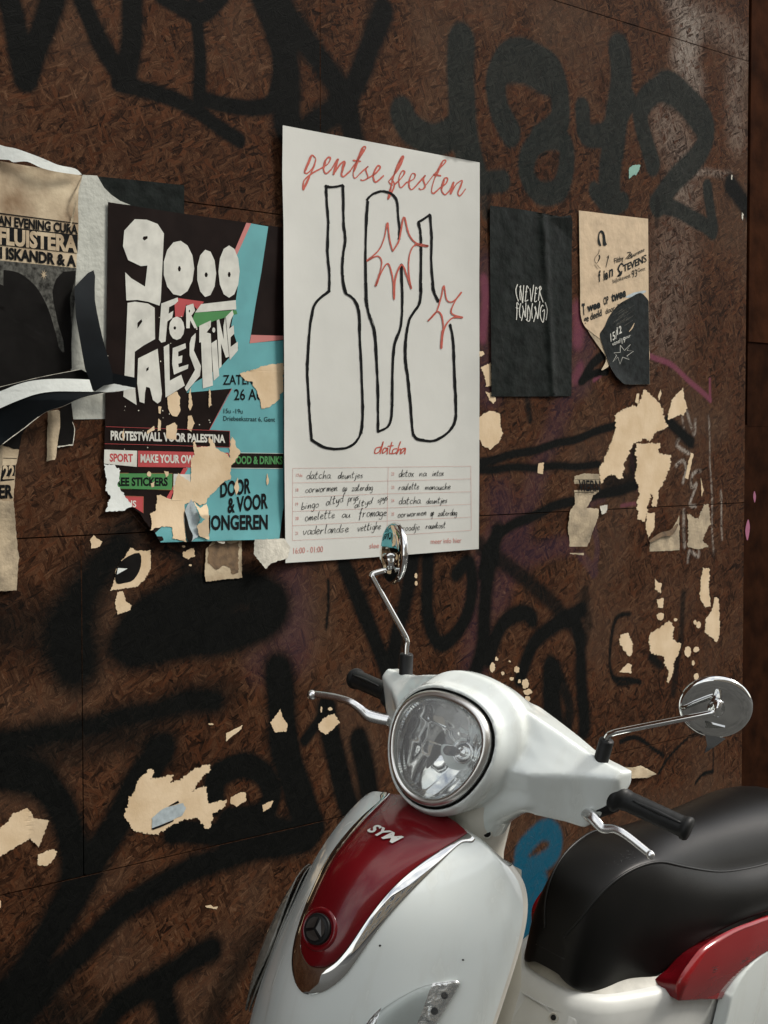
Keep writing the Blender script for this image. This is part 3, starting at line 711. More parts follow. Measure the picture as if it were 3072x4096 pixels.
def handwrite(s, x0, y0, x1, y1, h, rnd, lean=.12):
    adv = []; x = 0.0
    for c in s:
        adv.append(x); x += .62 if c in 'mw' else .34 if c in 'ilj ' else .50
    tot = max(x, .1); out = []
    kx = (x1 - x0) / tot
    for c, a in zip(s, adv):
        dy = rnd.uniform(-.06, .06); sc_ = rnd.uniform(.9, 1.1)
        for st in G.get(c, []):
            pts = []
            for gx, gy in st:
                gy *= sc_; X = a + gx * rnd.uniform(.95, 1.05)
                pts.append((x0 + kx * X + lean * h * gy, y0 + (y1 - y0) * X / tot - h * (gy + dy * .4)))
            out.append(pts)
    return out
hr = random.Random(12); hand = []
for s, x0, y0, x1, y1, h in (('datcha', 208, 190, 400, 185, 62), ('deuntjes', 458, 186, 660, 180, 52), ('oorwormen', 200, 298, 455, 282, 58), ('op', 495, 288, 530, 285, 62), ('zaterdag', 568, 285, 735, 276, 52), ('bingo', 168, 430, 308, 412, 62), ('altyd', 362, 400, 500, 370, 62), ('prys', 535, 372, 625, 352, 60), ('altyd', 588, 420, 730, 380, 52), ('spys', 770, 376, 856, 352, 54), ('omelette', 196, 522, 436, 494, 66), ('au', 488, 494, 556, 490, 58), ('fromage', 622, 490, 846, 478, 66), ('vaderlandse', 180, 632, 546, 606, 68), ('vettighe', 612, 604, 800, 582, 58),
                             ('detox', 938, 172, 1060, 170, 58), ('na', 1100, 168, 1158, 168, 54), ('intox', 1203, 166, 1295, 164, 50), ('roulette', 938, 276, 1100, 270, 54), ('manouche', 1146, 274, 1350, 270, 48), ('datcha', 938, 388, 1110, 384, 58), ('deuntjes', 1155, 384, 1325, 378, 48), ('oorwormen', 930, 494, 1158, 474, 54), ('op', 1190, 482, 1216, 480, 56), ('zaterdag', 1248, 482, 1400, 476, 50), ('broodje', 938, 600, 1106, 590, 54), ('rauwkost', 1152, 582, 1308, 576, 50)):
    for st in handwrite(s, x0, y0, x1, y1, h, hr): hand.append((ZT(*st), [hr.uniform(1.3, 2.4) for _ in range(4)]))
for half_ in ([h for h in hand if h[0][0][0] < 1555], [h for h in hand if h[0][0][0] >= 1555]): strokes('handwriting', half_, M['ink'], gp, OV + .0002, 0, 2, n=4, lift=gl)

# --- black and teal poster, torn at its lower left
tp = empty('torn_poster', at_px(800, 2165), 'black and teal poster with white cut out lettering, torn at its lower left', 'poster')
base = [(432, 808), (700, 850), (1130, 910), (1131, 1500), (1130, 2155)] + ZQ((1530, 1362), (1200, 1370), (900, 1380), (540, 1390)) + jag(ZQ((540, 1390), (500, 1310), (445, 1250), (375, 1150), (300, 1090), (250, 1090)), 2, 8, 4)[:-8] + ZQ((240, 1080), (100, 1000), (75, 740), (88, 150))
tl_ = lambda px, py: .0025 + .007 * max(0, 1 - abs(py - 2160) / 220.0) ** 2 + .001 * math.sin(px / 70.0)
sheet('paper', [base], M['brown_print'], tp, .0016, tl_, 45)
O1, O2, O3, O4 = .0020, .0023, .0026, .0029
teal = ZP((1293, 235), (1437, 262), (1380, 640), (1330, 920), (1292, 1165), (1280, 1230), (1562, 1205)) + ZQ((1564, 640), (1564, 1100), (1530, 1361), (545, 1389), (500, 1310), (560, 1255), (620, 1060), (735, 800), (860, 600), (948, 452), (1100, 165), (1135, 112)) + ZP((1040, 1614), (760, 1640), (820, 1560), (1040, 1430), (1130, 1330), (1190, 1270), (1130, 1080), (1165, 900), (1200, 640), (1170, 490))
sheet('teal_print', [teal], M['teal'], tp, O1, tl_, 45)
sheet('black_band', [ZQ((1120, 463), (1120, 600), (860, 596), (945, 455)), ZQ((1130, 647), (1562, 652), (1560, 775), (1110, 770)), ZP((1520, 1195), (1562, 1195), (1562, 1203), (1520, 1205)), ZQ((1560, 1110), (1562, 1362), (1530, 1362))], M['brown_print'], tp, O2, tl_)
sheet('salmon_print', [ZP((1256, 230), (1296, 235), (1176, 500), (1160, 456)), ZP((1294, 1160), (1562, 1168), (1562, 1200), (1283, 1230))], M['pink_print'], tp, O2, tl_)
sheet('red_print', [ZP((690, 855), (905, 885), (850, 950), (820, 920), (755, 910), (730, 1010), (665, 1015), (660, 905)), ZQ((357, 628), (1105, 645), (1116, 690), (860, 768), (355, 762)), ZQ((250, 1003), (402, 1008), (400, 1146), (330, 1100), (240, 1080)), ZQ((735, 770), (772, 775), (640, 990), (622, 1042), (592, 1020))], M['red_print'], tp, O2, tl_)
sheet('green_print', [ZP((830, 975), (1172, 955), (1182, 985), (1000, 1040), (850, 1096), (808, 1030)), ZQ((104, 815), (642, 818), (639, 952), (120, 942))], M['green_print'], tp, O2 + .0001, tl_)
def ell(c, rx, ry, n=22, rot=0.0):
    return [(c[0] + rx * math.cos(t) * math.cos(rot) - ry * math.sin(t) * math.sin(rot), c[1] + rx * math.cos(t) * math.sin(rot) + ry * math.sin(t) * math.cos(rot)) for t in [2 * math.pi * i / n for i in range(n)]]
def zp(pts): return ZP(*pts)
letters = [(ZP((330, 200), (430, 205), (520, 240), (572, 320), (545, 880), (535, 918), (440, 885), (350, 870), (260, 875), (250, 640), (300, 690), (415, 760), (435, 585), (380, 590), (275, 540), (232, 425), (243, 295)), [ZP((400, 345), (435, 340), (437, 360), (410, 378), (395, 365))]),
 (zp(ell((695, 608), 128, 230, 13)), [zp(ell((700, 612), 13, 25, 6))]), (zp(ell((925, 650), 80, 198, 11)), [zp(ell((922, 662), 14, 22, 6))]), (zp(ell((1112, 635), 88, 217, 12)), [zp(ell((1113, 660), 13, 24, 6))]),
 (ZP((270, 895), (330, 885), (440, 900), (495, 935), (498, 1195), (400, 1250), (330, 1300), (325, 1505), (345, 1742), (235, 1672), (245, 1490), (262, 1100)), [ZP((352, 1060), (385, 1030), (392, 1050), (352, 1108))]),
 ZP((550, 900), (685, 850), (690, 880), (665, 905), (615, 930), (610, 985), (650, 960), (640, 1020), (600, 1050), (585, 1215), (550, 1225), (530, 1200)),
 (zp(ell((678, 1105), 64, 97, 12)), [zp(ell((662, 1103), 12, 15, 6))]), (ZP((755, 920), (815, 900), (830, 960), (800, 1000), (850, 1105), (825, 1105), (790, 1040), (785, 1105), (757, 1105)), [zp(ell((783, 963), 6, 12, 6))]),
 ZP((880, 905), (1168, 872), (1172, 948), (830, 975)),
 (ZP((358, 1355), (520, 1275), (555, 1650), (545, 1710), (520, 1730), (480, 1700), (455, 1600), (425, 1590), (415, 1640), (410, 1728), (370, 1715), (350, 1560)), [ZP((425, 1440), (445, 1425), (445, 1450), (425, 1465))]),
 ZP((570, 1260), (615, 1235), (620, 1540), (715, 1490), (745, 1580), (620, 1660), (585, 1680)), ZP((645, 1270), (750, 1230), (755, 1270), (690, 1300), (690, 1340), (725, 1330), (720, 1390), (690, 1400), (695, 1430), (775, 1405), (770, 1440), (655, 1490), (640, 1400)),
 ZP((800, 1180), (835, 1145), (835, 1180), (820, 1290), (880, 1420), (870, 1500), (760, 1630), (745, 1600), (830, 1450), (785, 1330), (785, 1230)), ZP((865, 1085), (962, 1040), (960, 1095), (925, 1140), (960, 1150), (978, 1580), (895, 1605), (880, 1220), (865, 1225)),
 ZP((965, 1230), (1010, 1200), (1030, 1500), (985, 1540)), zp(ell((985, 1120), 13, 22, 8)), ZP((1010, 1040), (1030, 1030), (1068, 1200), (1065, 1090), (1080, 1010), (1112, 1340), (1085, 1350), (1045, 1230), (1050, 1420), (1030, 1440)),
 ZP((1085, 1010), (1140, 955), (1150, 990), (1130, 1030), (1112, 1110), (1150, 1080), (1155, 1150), (1125, 1180), (1125, 1260), (1185, 1215), (1185, 1290), (1118, 1370))]
sheet('cut_out_lettering', letters, M['white_print'], tp, O3, tl_, 60)
sheet('white_box', [ZQ((78, 618), (350, 628), (347, 762), (75, 735)), ZQ((652, 820), (790, 825), (790, 885), (650, 950))], M['white_print'], tp, O2 + .0002, tl_)
texts('white_text', [TX(ZQ, 'PROTESTWALL VOOR PALESTINA', 130, 536, 1080, 560, 70, 60, bold=.04), TX(ZQ, 'MAKE YOUR OWN', 378, 722, 862, 732, 62, bold=.038), TX(ZQ, 'NS', 262, 1090, 342, 1096, 52, bold=.02)], M['white_print'], tp, O3, tl_)
texts('red_text', [TX(ZQ, 'SPORT', 122, 716, 315, 720, 62, bold=.035)], M['red_print'], tp, O3, tl_)
texts('green_text', [TX(ZQ, 'FOOD & DRINKS', 1145, 735, 1556, 738, 60, bold=.035)], M['green_print'], tp, O3, tl_)
texts('black_text', [TX(ZQ, 'FREE STICKERS', 140, 917, 604, 917, 64, bold=.04), TX(ZQ, 'ZATER', 1062, 80, 1310, 76, 78, bold=.012), TX(ZQ, '26 AU', 1155, 207, 1400, 205, 88, bold=.012), TX(ZQ, '15u -19u', 1068, 316, 1225, 320, 38), TX(ZQ, 'Driebeekstraat 6, Gent', 1065, 378, 1494, 388, 38),
                      TX(ZQ, 'DOOR', 1040, 1012, 1292, 975, 118, 116, bold=.035), TX(ZQ, '& VOOR', 1100, 1142, 1435, 1100, 116, 116, bold=.035), TX(ZQ, 'JONGEREN', 925, 1282, 1434, 1276, 112, bold=.035)], M['ink'], tp, O3, tl_)
strokes('red_line', [(ZQ((90, 428), (600, 446), (1118, 465)), 1.5), (ZQ((80, 570), (600, 583), (1115, 600)), 1.5), (ZQ((1118, 465), (1115, 600)), 1.5), (ZQ((1135, 112), (950, 453)), 2.2)], M['red_print'], tp, O3, n=2, lift=tl_)
strokes('orange_line', [(ZQ((104, 813), (643, 816), (640, 954), (122, 944)), 1.3), (ZQ((250, 1003), (403, 1008), (401, 1146)), 1.3)], M['orange_line'], tp, O3 + .0001, n=1, lift=tl_)
strokes('white_line', [(ZQ((1210, 646), (1562, 651)), 2), (ZQ((1130, 772), (1560, 776)), 2)], M['white_print'], tp, O3, n=2, lift=tl_)
# layers torn down to the pulp
torn = [ZQ((1205, -15), (1300, -40), (1440, -85), (1563, -100), (1564, 140), (1530, 160), (1535, 200), (1480, 240), (1440, 270), (1380, 280), (1375, 230), (1345, 130), (1310, 90), (1310, 60), (1240, 50)),
        ZQ((600, 180), (680, 135), (705, 190), (700, 250), (710, 290), (685, 345), (640, 340), (605, 280)), ZQ((780, 150), (795, 100), (800, 200), (810, 250), (790, 295), (775, 270)), ZQ((770, 340), (800, 335), (825, 400), (800, 470), (765, 455)),
        ZQ((525, 260), (550, 265), (545, 320), (528, 315)), ZQ((525, 360), (545, 380), (545, 460), (520, 470)), ZQ((590, 425), (660, 395), (680, 420), (675, 540), (620, 535), (590, 520)), ZQ((430, 470), (490, 420), (495, 455), (430, 490)), ZQ((945, 110), (960, 130), (965, 250), (945, 270)),
        ZQ((810, 560), (830, 545), (845, 597), (950, 592), (940, 520), (975, 540), (1010, 610), (1100, 655), (1118, 690), (1112, 640), (1130, 500), (1160, 540), (1170, 590), (1210, 637), (1165, 710), (1125, 760), (1125, 860), (1060, 890), (1000, 960), (935, 1020), (925, 1060), (870, 1085), (820, 1040), (790, 960), (795, 850), (795, 700), (825, 655)),
        ZQ((690, 815), (790, 885), (800, 960), (825, 1045), (745, 1070), (742, 1200), (760, 1388), (645, 1355), (640, 1265), (560, 1255), (460, 1290), (475, 1210), (455, 1150), (505, 1130), (515, 1000), (545, 995), (640, 1040), (650, 950), (680, 850)),
        zp([(0, 0)]) and zp(ell((450, 1493 + 822), 18, 22, 8)), ZQ((1185, 845), (1195, 940), (1170, 1000), (1155, 920)), ZQ((1430, 815), (1445, 880), (1430, 925), (1420, 880)), ZQ((460, 900), (495, 880), (490, 925), (470, 930)), ZQ((575, 795), (612, 800), (610, 838), (590, 845)), ZQ((225, 500), (240, 440), (245, 540), (232, 545))]
for i, t in enumerate(torn):
    big = i in (0, 9, 10)
    sheet('torn_patch', [jag(t, 2.6 if big else 1.5, 5, 30 + i)], M['cream'], tp, O4, tl_, 45)
sheet('torn_patch', [jag(ZQ((75, 738), (160, 750), (215, 790), (205, 850), (180, 910), (240, 980), (300, 1085), (230, 1128), (90, 1132), (130, 1020), (90, 960), (95, 900), (85, 800)), 3.4, 5, 61)], M['white_back'], tp, O4 + .0002, tl_, 45)
cl = lambda px, py: tl_(px, py) + .010 * max(0, 1 - abs(py - 2060) / 90.0)
sheet('curled_patch', [jag(ZQ((820, 1050), (870, 1100), (925, 1070), (942, 1100), (948, 1370), (870, 1340), (840, 1250), (915, 1195), (880, 1180)), 2, 6, 71)], M['cream'], tp, O4 + .0016, cl, 25)
sheet('photo_patch', [jag(ZQ((748, 1110), (800, 1030), (830, 1080), (872, 1200), (845, 1250), (870, 1330), (800, 1380), (768, 1375), (740, 1200)), 1.5, 6, 72)], M['blue_white'], tp, O4 + .0008, tl_)
sheet('photo_stripe', [smooth(ZQ((742, 1130), (765, 1190), (785, 1270), (812, 1330), (800, 1380), (768, 1375), (748, 1260)), 3, True)], M['black_print'], tp, O4 + .0011, tl_)
rf = random.Random(5); flk = []
for _ in range(34):
    c = ZQ((rf.uniform(100, 1000), rf.choice([rf.uniform(-700, 0), rf.uniform(240, 620)])))[0]
    flk.append(jag(ell(c, rf.uniform(1.2, 3.2), rf.uniform(1.2, 4.0), 7), .6, 3, rf.randint(0, 999)))
sheet('worn_speck', flk, M['cream_pale'], tp, O4, tl_)

# --- black flyer with thin lettering
nf = empty('black_flyer', at_px(2125, 1585), 'crumpled black flyer with thin white hand lettering right of the tall poster', 'flyer')
nl = lambda px, py: .0015 + .0018 * (1 + math.sin(px / 21.0 + py / 95.0)) * .5 + .004 * math.exp(-((px - 2180 - (py - 1000) * .06) / 12.0) ** 2) + (.006 * max(0, 1 - (abs(px - 2285) + abs(py - 870)) / 90.0))
sheet('paper', [smooth([(1960, 823), (1961, 1100), (1965, 1400), (1966, 1586)], 4) + smooth([(2120, 1586), (2286, 1585)], 3) + smooth([(2288, 1250), (2287, 1000), (2287, 869), (2240, 866), (2100, 840), (1962, 822)], 4)], M['flyer_black'], nf, .001, nl, 11)
never = [((390, 485), (352, 600), (370, 740), (408, 855)), ((460, 510), (440, 680), (452, 830)), ((440, 530), (475, 690), (500, 895), (515, 680), (525, 505)), ((630, 570), (595, 515), (580, 650), (560, 830), (560, 858), (622, 830)), ((560, 650), (600, 645)),
         ((665, 575), (680, 720), (690, 865), (720, 690), (745, 495)), ((825, 590), (795, 545), (780, 680), (765, 860), (812, 850)), ((770, 675), (805, 690)), ((880, 530), (875, 640), (848, 840)), ((860, 570), (890, 525), (912, 580), (880, 640), (920, 780), (955, 878)),
         ((415, 935), (375, 885), (375, 1080), (365, 1265)), ((355, 1000), (405, 1015)), ((460, 900), (430, 1050), (440, 1190), (458, 1225)), ((500, 960), (515, 1080), (475, 1290)), ((495, 960), (530, 1080), (560, 1210), (570, 1050), (572, 890)),
         ((625, 945), (610, 1100), (600, 1270), (580, 1255)), ((620, 945), (665, 1080), (665, 1230), (640, 1300), (580, 1270)), ((720, 905), (700, 1060), (715, 1235)), ((780, 970), (795, 1100), (745, 1310)), ((765, 985), (810, 1120), (835, 1245), (855, 1060), (880, 855)),
         ((955, 965), (935, 945), (900, 1020), (890, 1180), (945, 1325), (970, 1240), (985, 1050), (938, 1085)), ((1000, 885), (1045, 1040), (1030, 1200), (1018, 1275))]
strokes('thin_lettering', [(ZE(*q), 3.4) for q in never], M['white_print'], nf, .0026, .12, 3, lift=nl)

# --- tan flyer, lower left corner curling off the board
tf = empty('tan_flyer', at_px(2500, 1540), 'tan flyer with dark brush patch, its lower left corner curling off the board', 'flyer')
def cf(px, py):
    d = ((2340 - px) * .55 + (py - 1330) * .62) / 120.0           # distance into the free corner
    d2 = max(0.0, d)
    return .0022 + .034 * min(1.0, d2) ** 1.6
outl = smooth(ZN((862, 128), (866, 400), (872, 700), (874, 950), (885, 1030), (905, 1080), (935, 1115), (1000, 1165), (1040, 1195)), 4) + smooth(ZN((1040, 1195), (1075, 1300), (1110, 1400), (1160, 1490), (1210, 1545), (1240, 1570)), 4) + ZN((1300, 1573), (1451, 1571), (1446, 1300), (1440, 800), (1436, 197)) + smooth(ZN((1436, 197), (1200, 170), (1000, 145), (862, 128)), 4)
sheet('paper', [outl], M['flyer_tan'], tf, .001, cf, 16)
sheet('brush_patch', [smooth(ZN((1040, 1192), (1036, 1150), (1075, 1090), (1110, 1010), (1190, 910), (1290, 850), (1370, 812), (1420, 850), (1440, 880)), 4) + ZN((1446, 1300), (1450, 1570), (1300, 1572)) + smooth(ZN((1240, 1569), (1210, 1544), (1160, 1489), (1112, 1400), (1077, 1300), (1044, 1200)), 4)], M['flyer_ink'], tf, .0014, cf, 16)
sheet('curled_back', [smooth(ZN((935, 1116), (1000, 1165), (1042, 1200), (1078, 1300), (1112, 1405), (1082, 1440), (1048, 1452), (1080, 1392), (1084, 1342), (1030, 1262), (980, 1192)), 3, True)], M['dun'], tf, .0006, lambda a, b_: cf(a, b_) * .8, 14)
tx = []
def TH_(s, x0, y0, x1, y1, h, sl=0, **kw): return TX(ZH, s, x0, y0, x1, y1, h, sl=sl, **kw)
tx += [TH_('Filthy', 604, 815, 745, 765, 75, -8, bold=.01), TH_('nurette', 865, 725, 1062, 625, 55, -5, bold=.01), TH_('f', 360, 1095, 395, 1085, 160, -4, bold=.03), TH_('ie', 440, 1070, 505, 1050, 150, -4, bold=.03), TH_('n', 520, 1030, 580, 1005, 170, 6, bold=.02), TH_('TEVEN', 738, 945, 1040, 805, 100, -6, bold=.03), TH_('S', 1045, 800, 1095, 790, 110, -4, bold=.0), TH_('bijlokevest', 580, 1118, 850, 1022, 60, -6), TH_('93', 870, 1035, 950, 1010, 110, -4), TH_('Gent', 962, 945, 1075, 918, 55, -6)]
tx += [TH_('T', 115, 1595, 160, 1590, 160, -10, bold=.04), TH_('wee', 190, 1555, 390, 1485, 118, -8, bold=.04), TH_('OP', 440, 1450, 515, 1425, 115, -6, bold=.02), TH_('twee', 560, 1400, 780, 1315, 130, -8, bold=.04), TH_('ge deeld', 140, 1720, 410, 1610, 100, -6, bold=.02), TH_('door', 470, 1590, 610, 1530, 80, -5, bold=.01), TH_('twee', 648, 1490, 790, 1430, 70, -5, bold=.0)]
texts('dark_text', tx, M['flyer_ink'], tf, .0019, cf)
texts('white_text', [TH_('15/', 545, 2010, 645, 1950, 120, -8, bold=.01), TH_('12', 645, 1905, 715, 1870, 110, -8, bold=.02), TH_('vanaf', 570, 2075, 700, 2015, 60, -6), TH_('19', 715, 2040, 770, 2010, 80, -5, bold=.01), TH_('uur', 772, 1965, 850, 1935, 48, -4)], M['white_print'], tf, .0020, cf)
strokes('star_outline', [(ZN((1205, 1245), (1240, 1290), (1290, 1238), (1262, 1290), (1315, 1295), (1260, 1335), (1280, 1365), (1225, 1345), (1203, 1402), (1185, 1345), (1143, 1385), (1175, 1330), (1152, 1310), (1205, 1305), (1205, 1245)), 2.0)], M['white_print'], tf, .0020, n=1, lift=cf)
strokes('sketch_lines', [(ZH((370, 600), (360, 660), (300, 740), (325, 810), (370, 760), (380, 690)), 1.6), (ZH((300, 830), (345, 900)), 1.4), (ZH((330, 830), (390, 890)), 1.2), (ZH((368, 690), (380, 720), (360, 770)), 4)], M['flyer_ink'], tf, .0019, n=4, lift=cf)
strokes('swash_letter', [(ZH((655, 1010), (690, 960), (660, 900), (700, 820), (735, 830)), 6), (ZH((655, 1010), (700, 990), (715, 930)), 5)], M['flyer_ink'], tf, .0019, n=4, lift=cf)
strokes('swash_letter', [(ZH((775, 745), (850, 650), (800, 650)), 3), (ZH((800, 745), (870, 660), (850, 700), (880, 720), (800, 740)), 3)], M['flyer_ink'], tf, .0019, n=4, lift=cf)
strokes('sketch_lines', [(ZH((515, 690), (500, 760), (475, 870)), 2.4), (ZH((490, 720), (510, 705), (515, 740)), 2)], M['flyer_ink'], tf, .0019, n=4, lift=cf)
sheet('hair_drawing', [(smooth(ZH((400, 308), (440, 335), (460, 400), (472, 490), (488, 520), (465, 545), (430, 535), (425, 430), (415, 365), (395, 345), (375, 370), (372, 430), (395, 520), (400, 548), (375, 540), (350, 500), (350, 420), (365, 345)), 3, True))], M['flyer_ink'], tf, .0019, cf)
strokes('gloss_mark', [(ZH((825, 1855), (870, 1800), (905, 1725)), [2, 5, 2])], M['flyer_tan'], tf, .0021, lift=cf)
bs = random.Random(2)
strokes('brush_hairs', [(ZH((a, b_), (a + L * .8, b_ - L * .55)), 1.0) for a, b_, L in [(bs.uniform(560, 760), bs.uniform(1480, 1780), bs.uniform(80, 220)) for _ in range(26)]], M['grain_print'], tf, .0018, n=1, lift=cf)
strokes('edge_blue', [(ZH((780, 1330), (900, 1290), (1075, 1240)), [6, 16, 8])], M['blue_white'], tf, .0013, lift=cf)

# --- left posters
gs = empty('paper_sheet', at_px(390, 1675), 'blank pale grey paper sheet hanging between the two left posters', 'paper')
sheet('paper', [ZF((800, 1000), (850, 720), (915, 550), (1075, 560), (1150, 690), (1230, 770), (1330, 840), (1445, 886), (1195, 856)) + [(430, 1200), (424, 1400)] + ZG((1165, 1025), (1165, 1315), (810, 1320), (785, 1100), (780, 0))], M['grey_paper'], gs, .0008)
bsn = empty('black_paper', at_px(560, 860), 'black paper strip pasted above the black and teal poster', 'paper')
sheet('paper', [[(395, 706), (560, 722), (737, 741), (737, 860), (420, 815), (400, 760)]], M['flyer_black'], bsn, .0005)
pf = empty('stained_poster', at_px(150, 1560), 'stained tan and black concert poster with bold banner text at the left edge', 'poster')
Fx = lambda px, py: .0012 + .0008 * math.sin(px / 60.0 + py / 90.0)
sheet('paper', [[(-200, 610)] + jag(ZF((-10, 380), (300, 400), (600, 500), (900, 545)), 2, 9, 5)[:-20] + ZF((905, 560), (870, 680), (862, 900), (868, 1080), (865, 1250), (850, 1420), (843, 1600), (832, 1700), (828, 1900)) + ZG((828, 0), (800, 250), (790, 500), (795, 760), (500, 850), (0, 960)) + [(-200, 1580)]], M['tan'], pf, .0014, Fx, 60)
sheet('photo_print', [ZF((-500, 1440), (0, 1497), (845, 1582), (838, 1700), (828, 1900)) + ZG((828, 0), (800, 250), (790, 500), (795, 760), (500, 850), (0, 960), (-500, 1060))], M['grain_print'], pf, .0018, Fx, 60)
sheet('black_shape', [smooth(ZF((40, 1602), (200, 1632), (330, 1720), (430, 1830), (520, 2000)), 4) + ZG((500, 10), (560, 170), (620, 380), (650, 520), (690, 578), (712, 575), (700, 450), (640, 240), (590, 0)) + ZF((583, 1850), (595, 1780), (625, 1700), (700, 1622), (838, 1612), (832, 1700), (775, 1900)) + ZG((775, 0), (790, 300), (788, 500), (795, 760), (500, 850), (0, 960), (-500, 1060)) + ZF((-500, 1700), (0, 1760), (40, 1778))], M['black_print'], pf, .0022, Fx, 60)
sheet('black_bar', [ZF((-500, 1055), (0, 1115), (860, 1215), (858, 1418), (0, 1328), (-500, 1275)), ZF((-500, 912), (0, 970), (865, 1084), (865, 1094), (0, 982), (-500, 922))], M['ink'], pf, .0022, Fx, 60)
texts('banner_text', [TX(ZF, 'AN EVENING CURA', -20, 1102, 862, 1206, 100, 96, bold=.038), TX(ZF, 'I ISKANDR & A', 0, 1470, 842, 1564, 118, 112, bold=.045)], M['ink'], pf, .0022, Fx)
texts('pale_text', [TX(ZF, 'FLUISTERA', -15, 1308, 858, 1405, 168, 165, bold=.045)], M['tan'], pf, .0026, Fx)
sheet('star_print', [[(lambda c, k: (c[0] + (13 if k % 2 == 0 else 4.5) * math.cos(k * math.pi / 8 + .2), c[1] + (22 if k % 2 == 0 else 7) * math.sin(k * math.pi / 8 + .2)))(ZF((485, 1655))[0], k) for k in range(16)]], M['tan'], pf, .0027, Fx)
rl = lambda px, py: .004 + .014 * math.sin(max(0, min(1, (px + 40) / 420.0)) * math.pi) 
sheet('rolled_edge', [smooth(ZF((-500, 30), (0, 220), (180, 262), (450, 360), (640, 440), (830, 482), (905, 548)), 4) + smooth(ZF((870, 552), (780, 540), (600, 512), (450, 472), (300, 405), (150, 412), (100, 386), (0, 380), (-500, 330)), 4)], M['white_back'], pf, .002, rl, 25)
sheet('rolled_flap', [jag(ZF((908, 560), (845, 720), (812, 900), (762, 1130), (792, 1112), (832, 950), (862, 750), (900, 590)), 1.5, 8, 3)], M['dun'], pf, .004, lambda a, b_: .004 * math.sin(b_ / 30.0) + .004, 20)
# curling torn strip
cs = empty('curled_strip', at_px(250, 1560), 'black torn poster strip curling outward with a white underside', 'torn poster')
hump = lambda px, py: .008 + .030 * math.sin(max(0.0, min(1.0, (px + 150) / 700.0)) * math.pi)
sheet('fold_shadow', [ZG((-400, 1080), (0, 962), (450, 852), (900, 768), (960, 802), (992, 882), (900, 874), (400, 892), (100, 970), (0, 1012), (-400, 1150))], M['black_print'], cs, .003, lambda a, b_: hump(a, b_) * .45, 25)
sheet('white_underside', [smooth(ZG((-400, 1150), (0, 1010), (200, 932), (400, 886), (700, 870), (988, 880)), 4) + smooth(ZG((1030, 1014), (850, 1012), (600, 1012), (400, 1042), (200, 1112), (0, 1198), (-400, 1380)), 4)], M['white_back'], cs, .006, hump, 25)
sheet('glossy_face', [smooth(ZG((-400, 1380), (0, 1200), (200, 1112), (400, 1042), (600, 1014), (850, 1012), (1040, 1014), (1180, 1018)), 4) + smooth(ZG((1160, 1024), (900, 1082), (700, 1172), (500, 1242), (300, 1392), (150, 1502), (30, 1592), (-400, 1900)), 4)], M['blackgloss'], cs, .004, lambda a, b_: hump(a, b_) * (1 - .55 * min(1, max(0, (b_ - 1600) / 150.0))), 25)
strokes('torn_edge', [(ZG((1330, 1004), (1160, 1024), (900, 1082), (700, 1172), (500, 1242), (300, 1392), (150, 1502), (30, 1592)), 3.0), (ZG((0, 962), (450, 852), (880, 770)), 1.6)], M['cream_pale'], cs, .006, .4, 5, lift=lambda a, b_: hump(a, b_) * .7)
sheet('upright_fold', [smooth(ZG((822, -140), (1035, -330), (1050, 0), (1130, 400), (1200, 650), (1245, 812)), 3) + ZG((1250, 930), (1150, 945), (1050, 1012), (1020, 990), (990, 880), (940, 760), (880, 420), (840, 200))], M['blackgloss'], cs, .008, lambda a, b_: .022 * math.sin(max(0, min(1, (b_ - 1080) / 480.0)) * math.pi * .6), 25)
sheet('tip', [ZG((1235, 808), (1515, 862), (1500, 972), (1260, 928), (1240, 930))], M['blackgloss'], cs, .024, lambda a, b_: .012 * (a - 440) / 110.0, 25)
sheet('white_tip', [jag(ZG((1050, 1012), (1150, 946), (1260, 925), (1497, 972), (1330, 1006), (1190, 1021)), 1.2, 7, 9)], M['white_back'], cs, .0255, lambda a, b_: .012 * (a - 440) / 110.0, 25)
# lower remains
st2 = empty('poster_remnant', at_px(40, 2000), 'torn lower remnant of the left poster showing the digits 22', 'poster remnant')
sheet('paper', [jag(ZG((-400, 1560), (30, 1605), (215, 1650), (180, 1830), (160, 2000), (150, 2250), (-400, 2260)), 1.5, 9, 14)], M['tan'], st2, .0012)
sheet('black_print', [ZG((-400, 1840), (0, 1832), (172, 1826), (158, 1990), (0, 2006), (-400, 2030)), ZG((36, 1745), (188, 1748), (188, 1754), (36, 1751))], M['ink'], st2, .0016)
sheet('black_print', [jag(ZG((30, 1592), (300, 1400), (240, 1500), (215, 1650), (150, 1642), (30, 1608)), 1.5, 9, 15)], M['black_print'], st2, .0018)
texts('pale_text', [TX(ZG, '22', 30, 1978, 160, 1972, 140, bold=.03)], M['tan'], st2, .0020)
texts('black_text', [TX(ZG, 'ER', -10, 2188, 145, 2184, 135, bold=.04)], M['ink'], st2, .0020)
sd = empty('brown_strip', at_px(-20, 2350), 'long brown paper strip at the left edge below the digits', 'paper strip')
sheet('paper', [[(-120, 1670)] + ZG((-10, 1292), (22, 1290), (28, 1600), (28, 1830)) + [(-10, 1990)] + jag(ZL((10, 5), (75, 5), (95, 250), (105, 320), (98, 400), (92, 500), (0, 505), (-160, 510)), 1.5, 8, 17)[:-14] + [(-120, 2370)]], M['dun'], sd, .0022, lambda a, b_: .002 + .002 * math.sin(b_ / 60.0), 30)
ht = empty('hanging_strip', at_px(205, 1830), 'narrow beige paper strip hanging below the curled black strip', 'paper strip')
sheet('paper', [jag(ZG((530, 1228), (640, 1210), (665, 1240), (672, 1330), (652, 1500), (612, 1762), (515, 1782), (524, 1500)), 1.2, 9, 18)], M['dun'], ht, .004, lambda a, b_: .004 * math.cos((a - 215) / 14.0), 12)
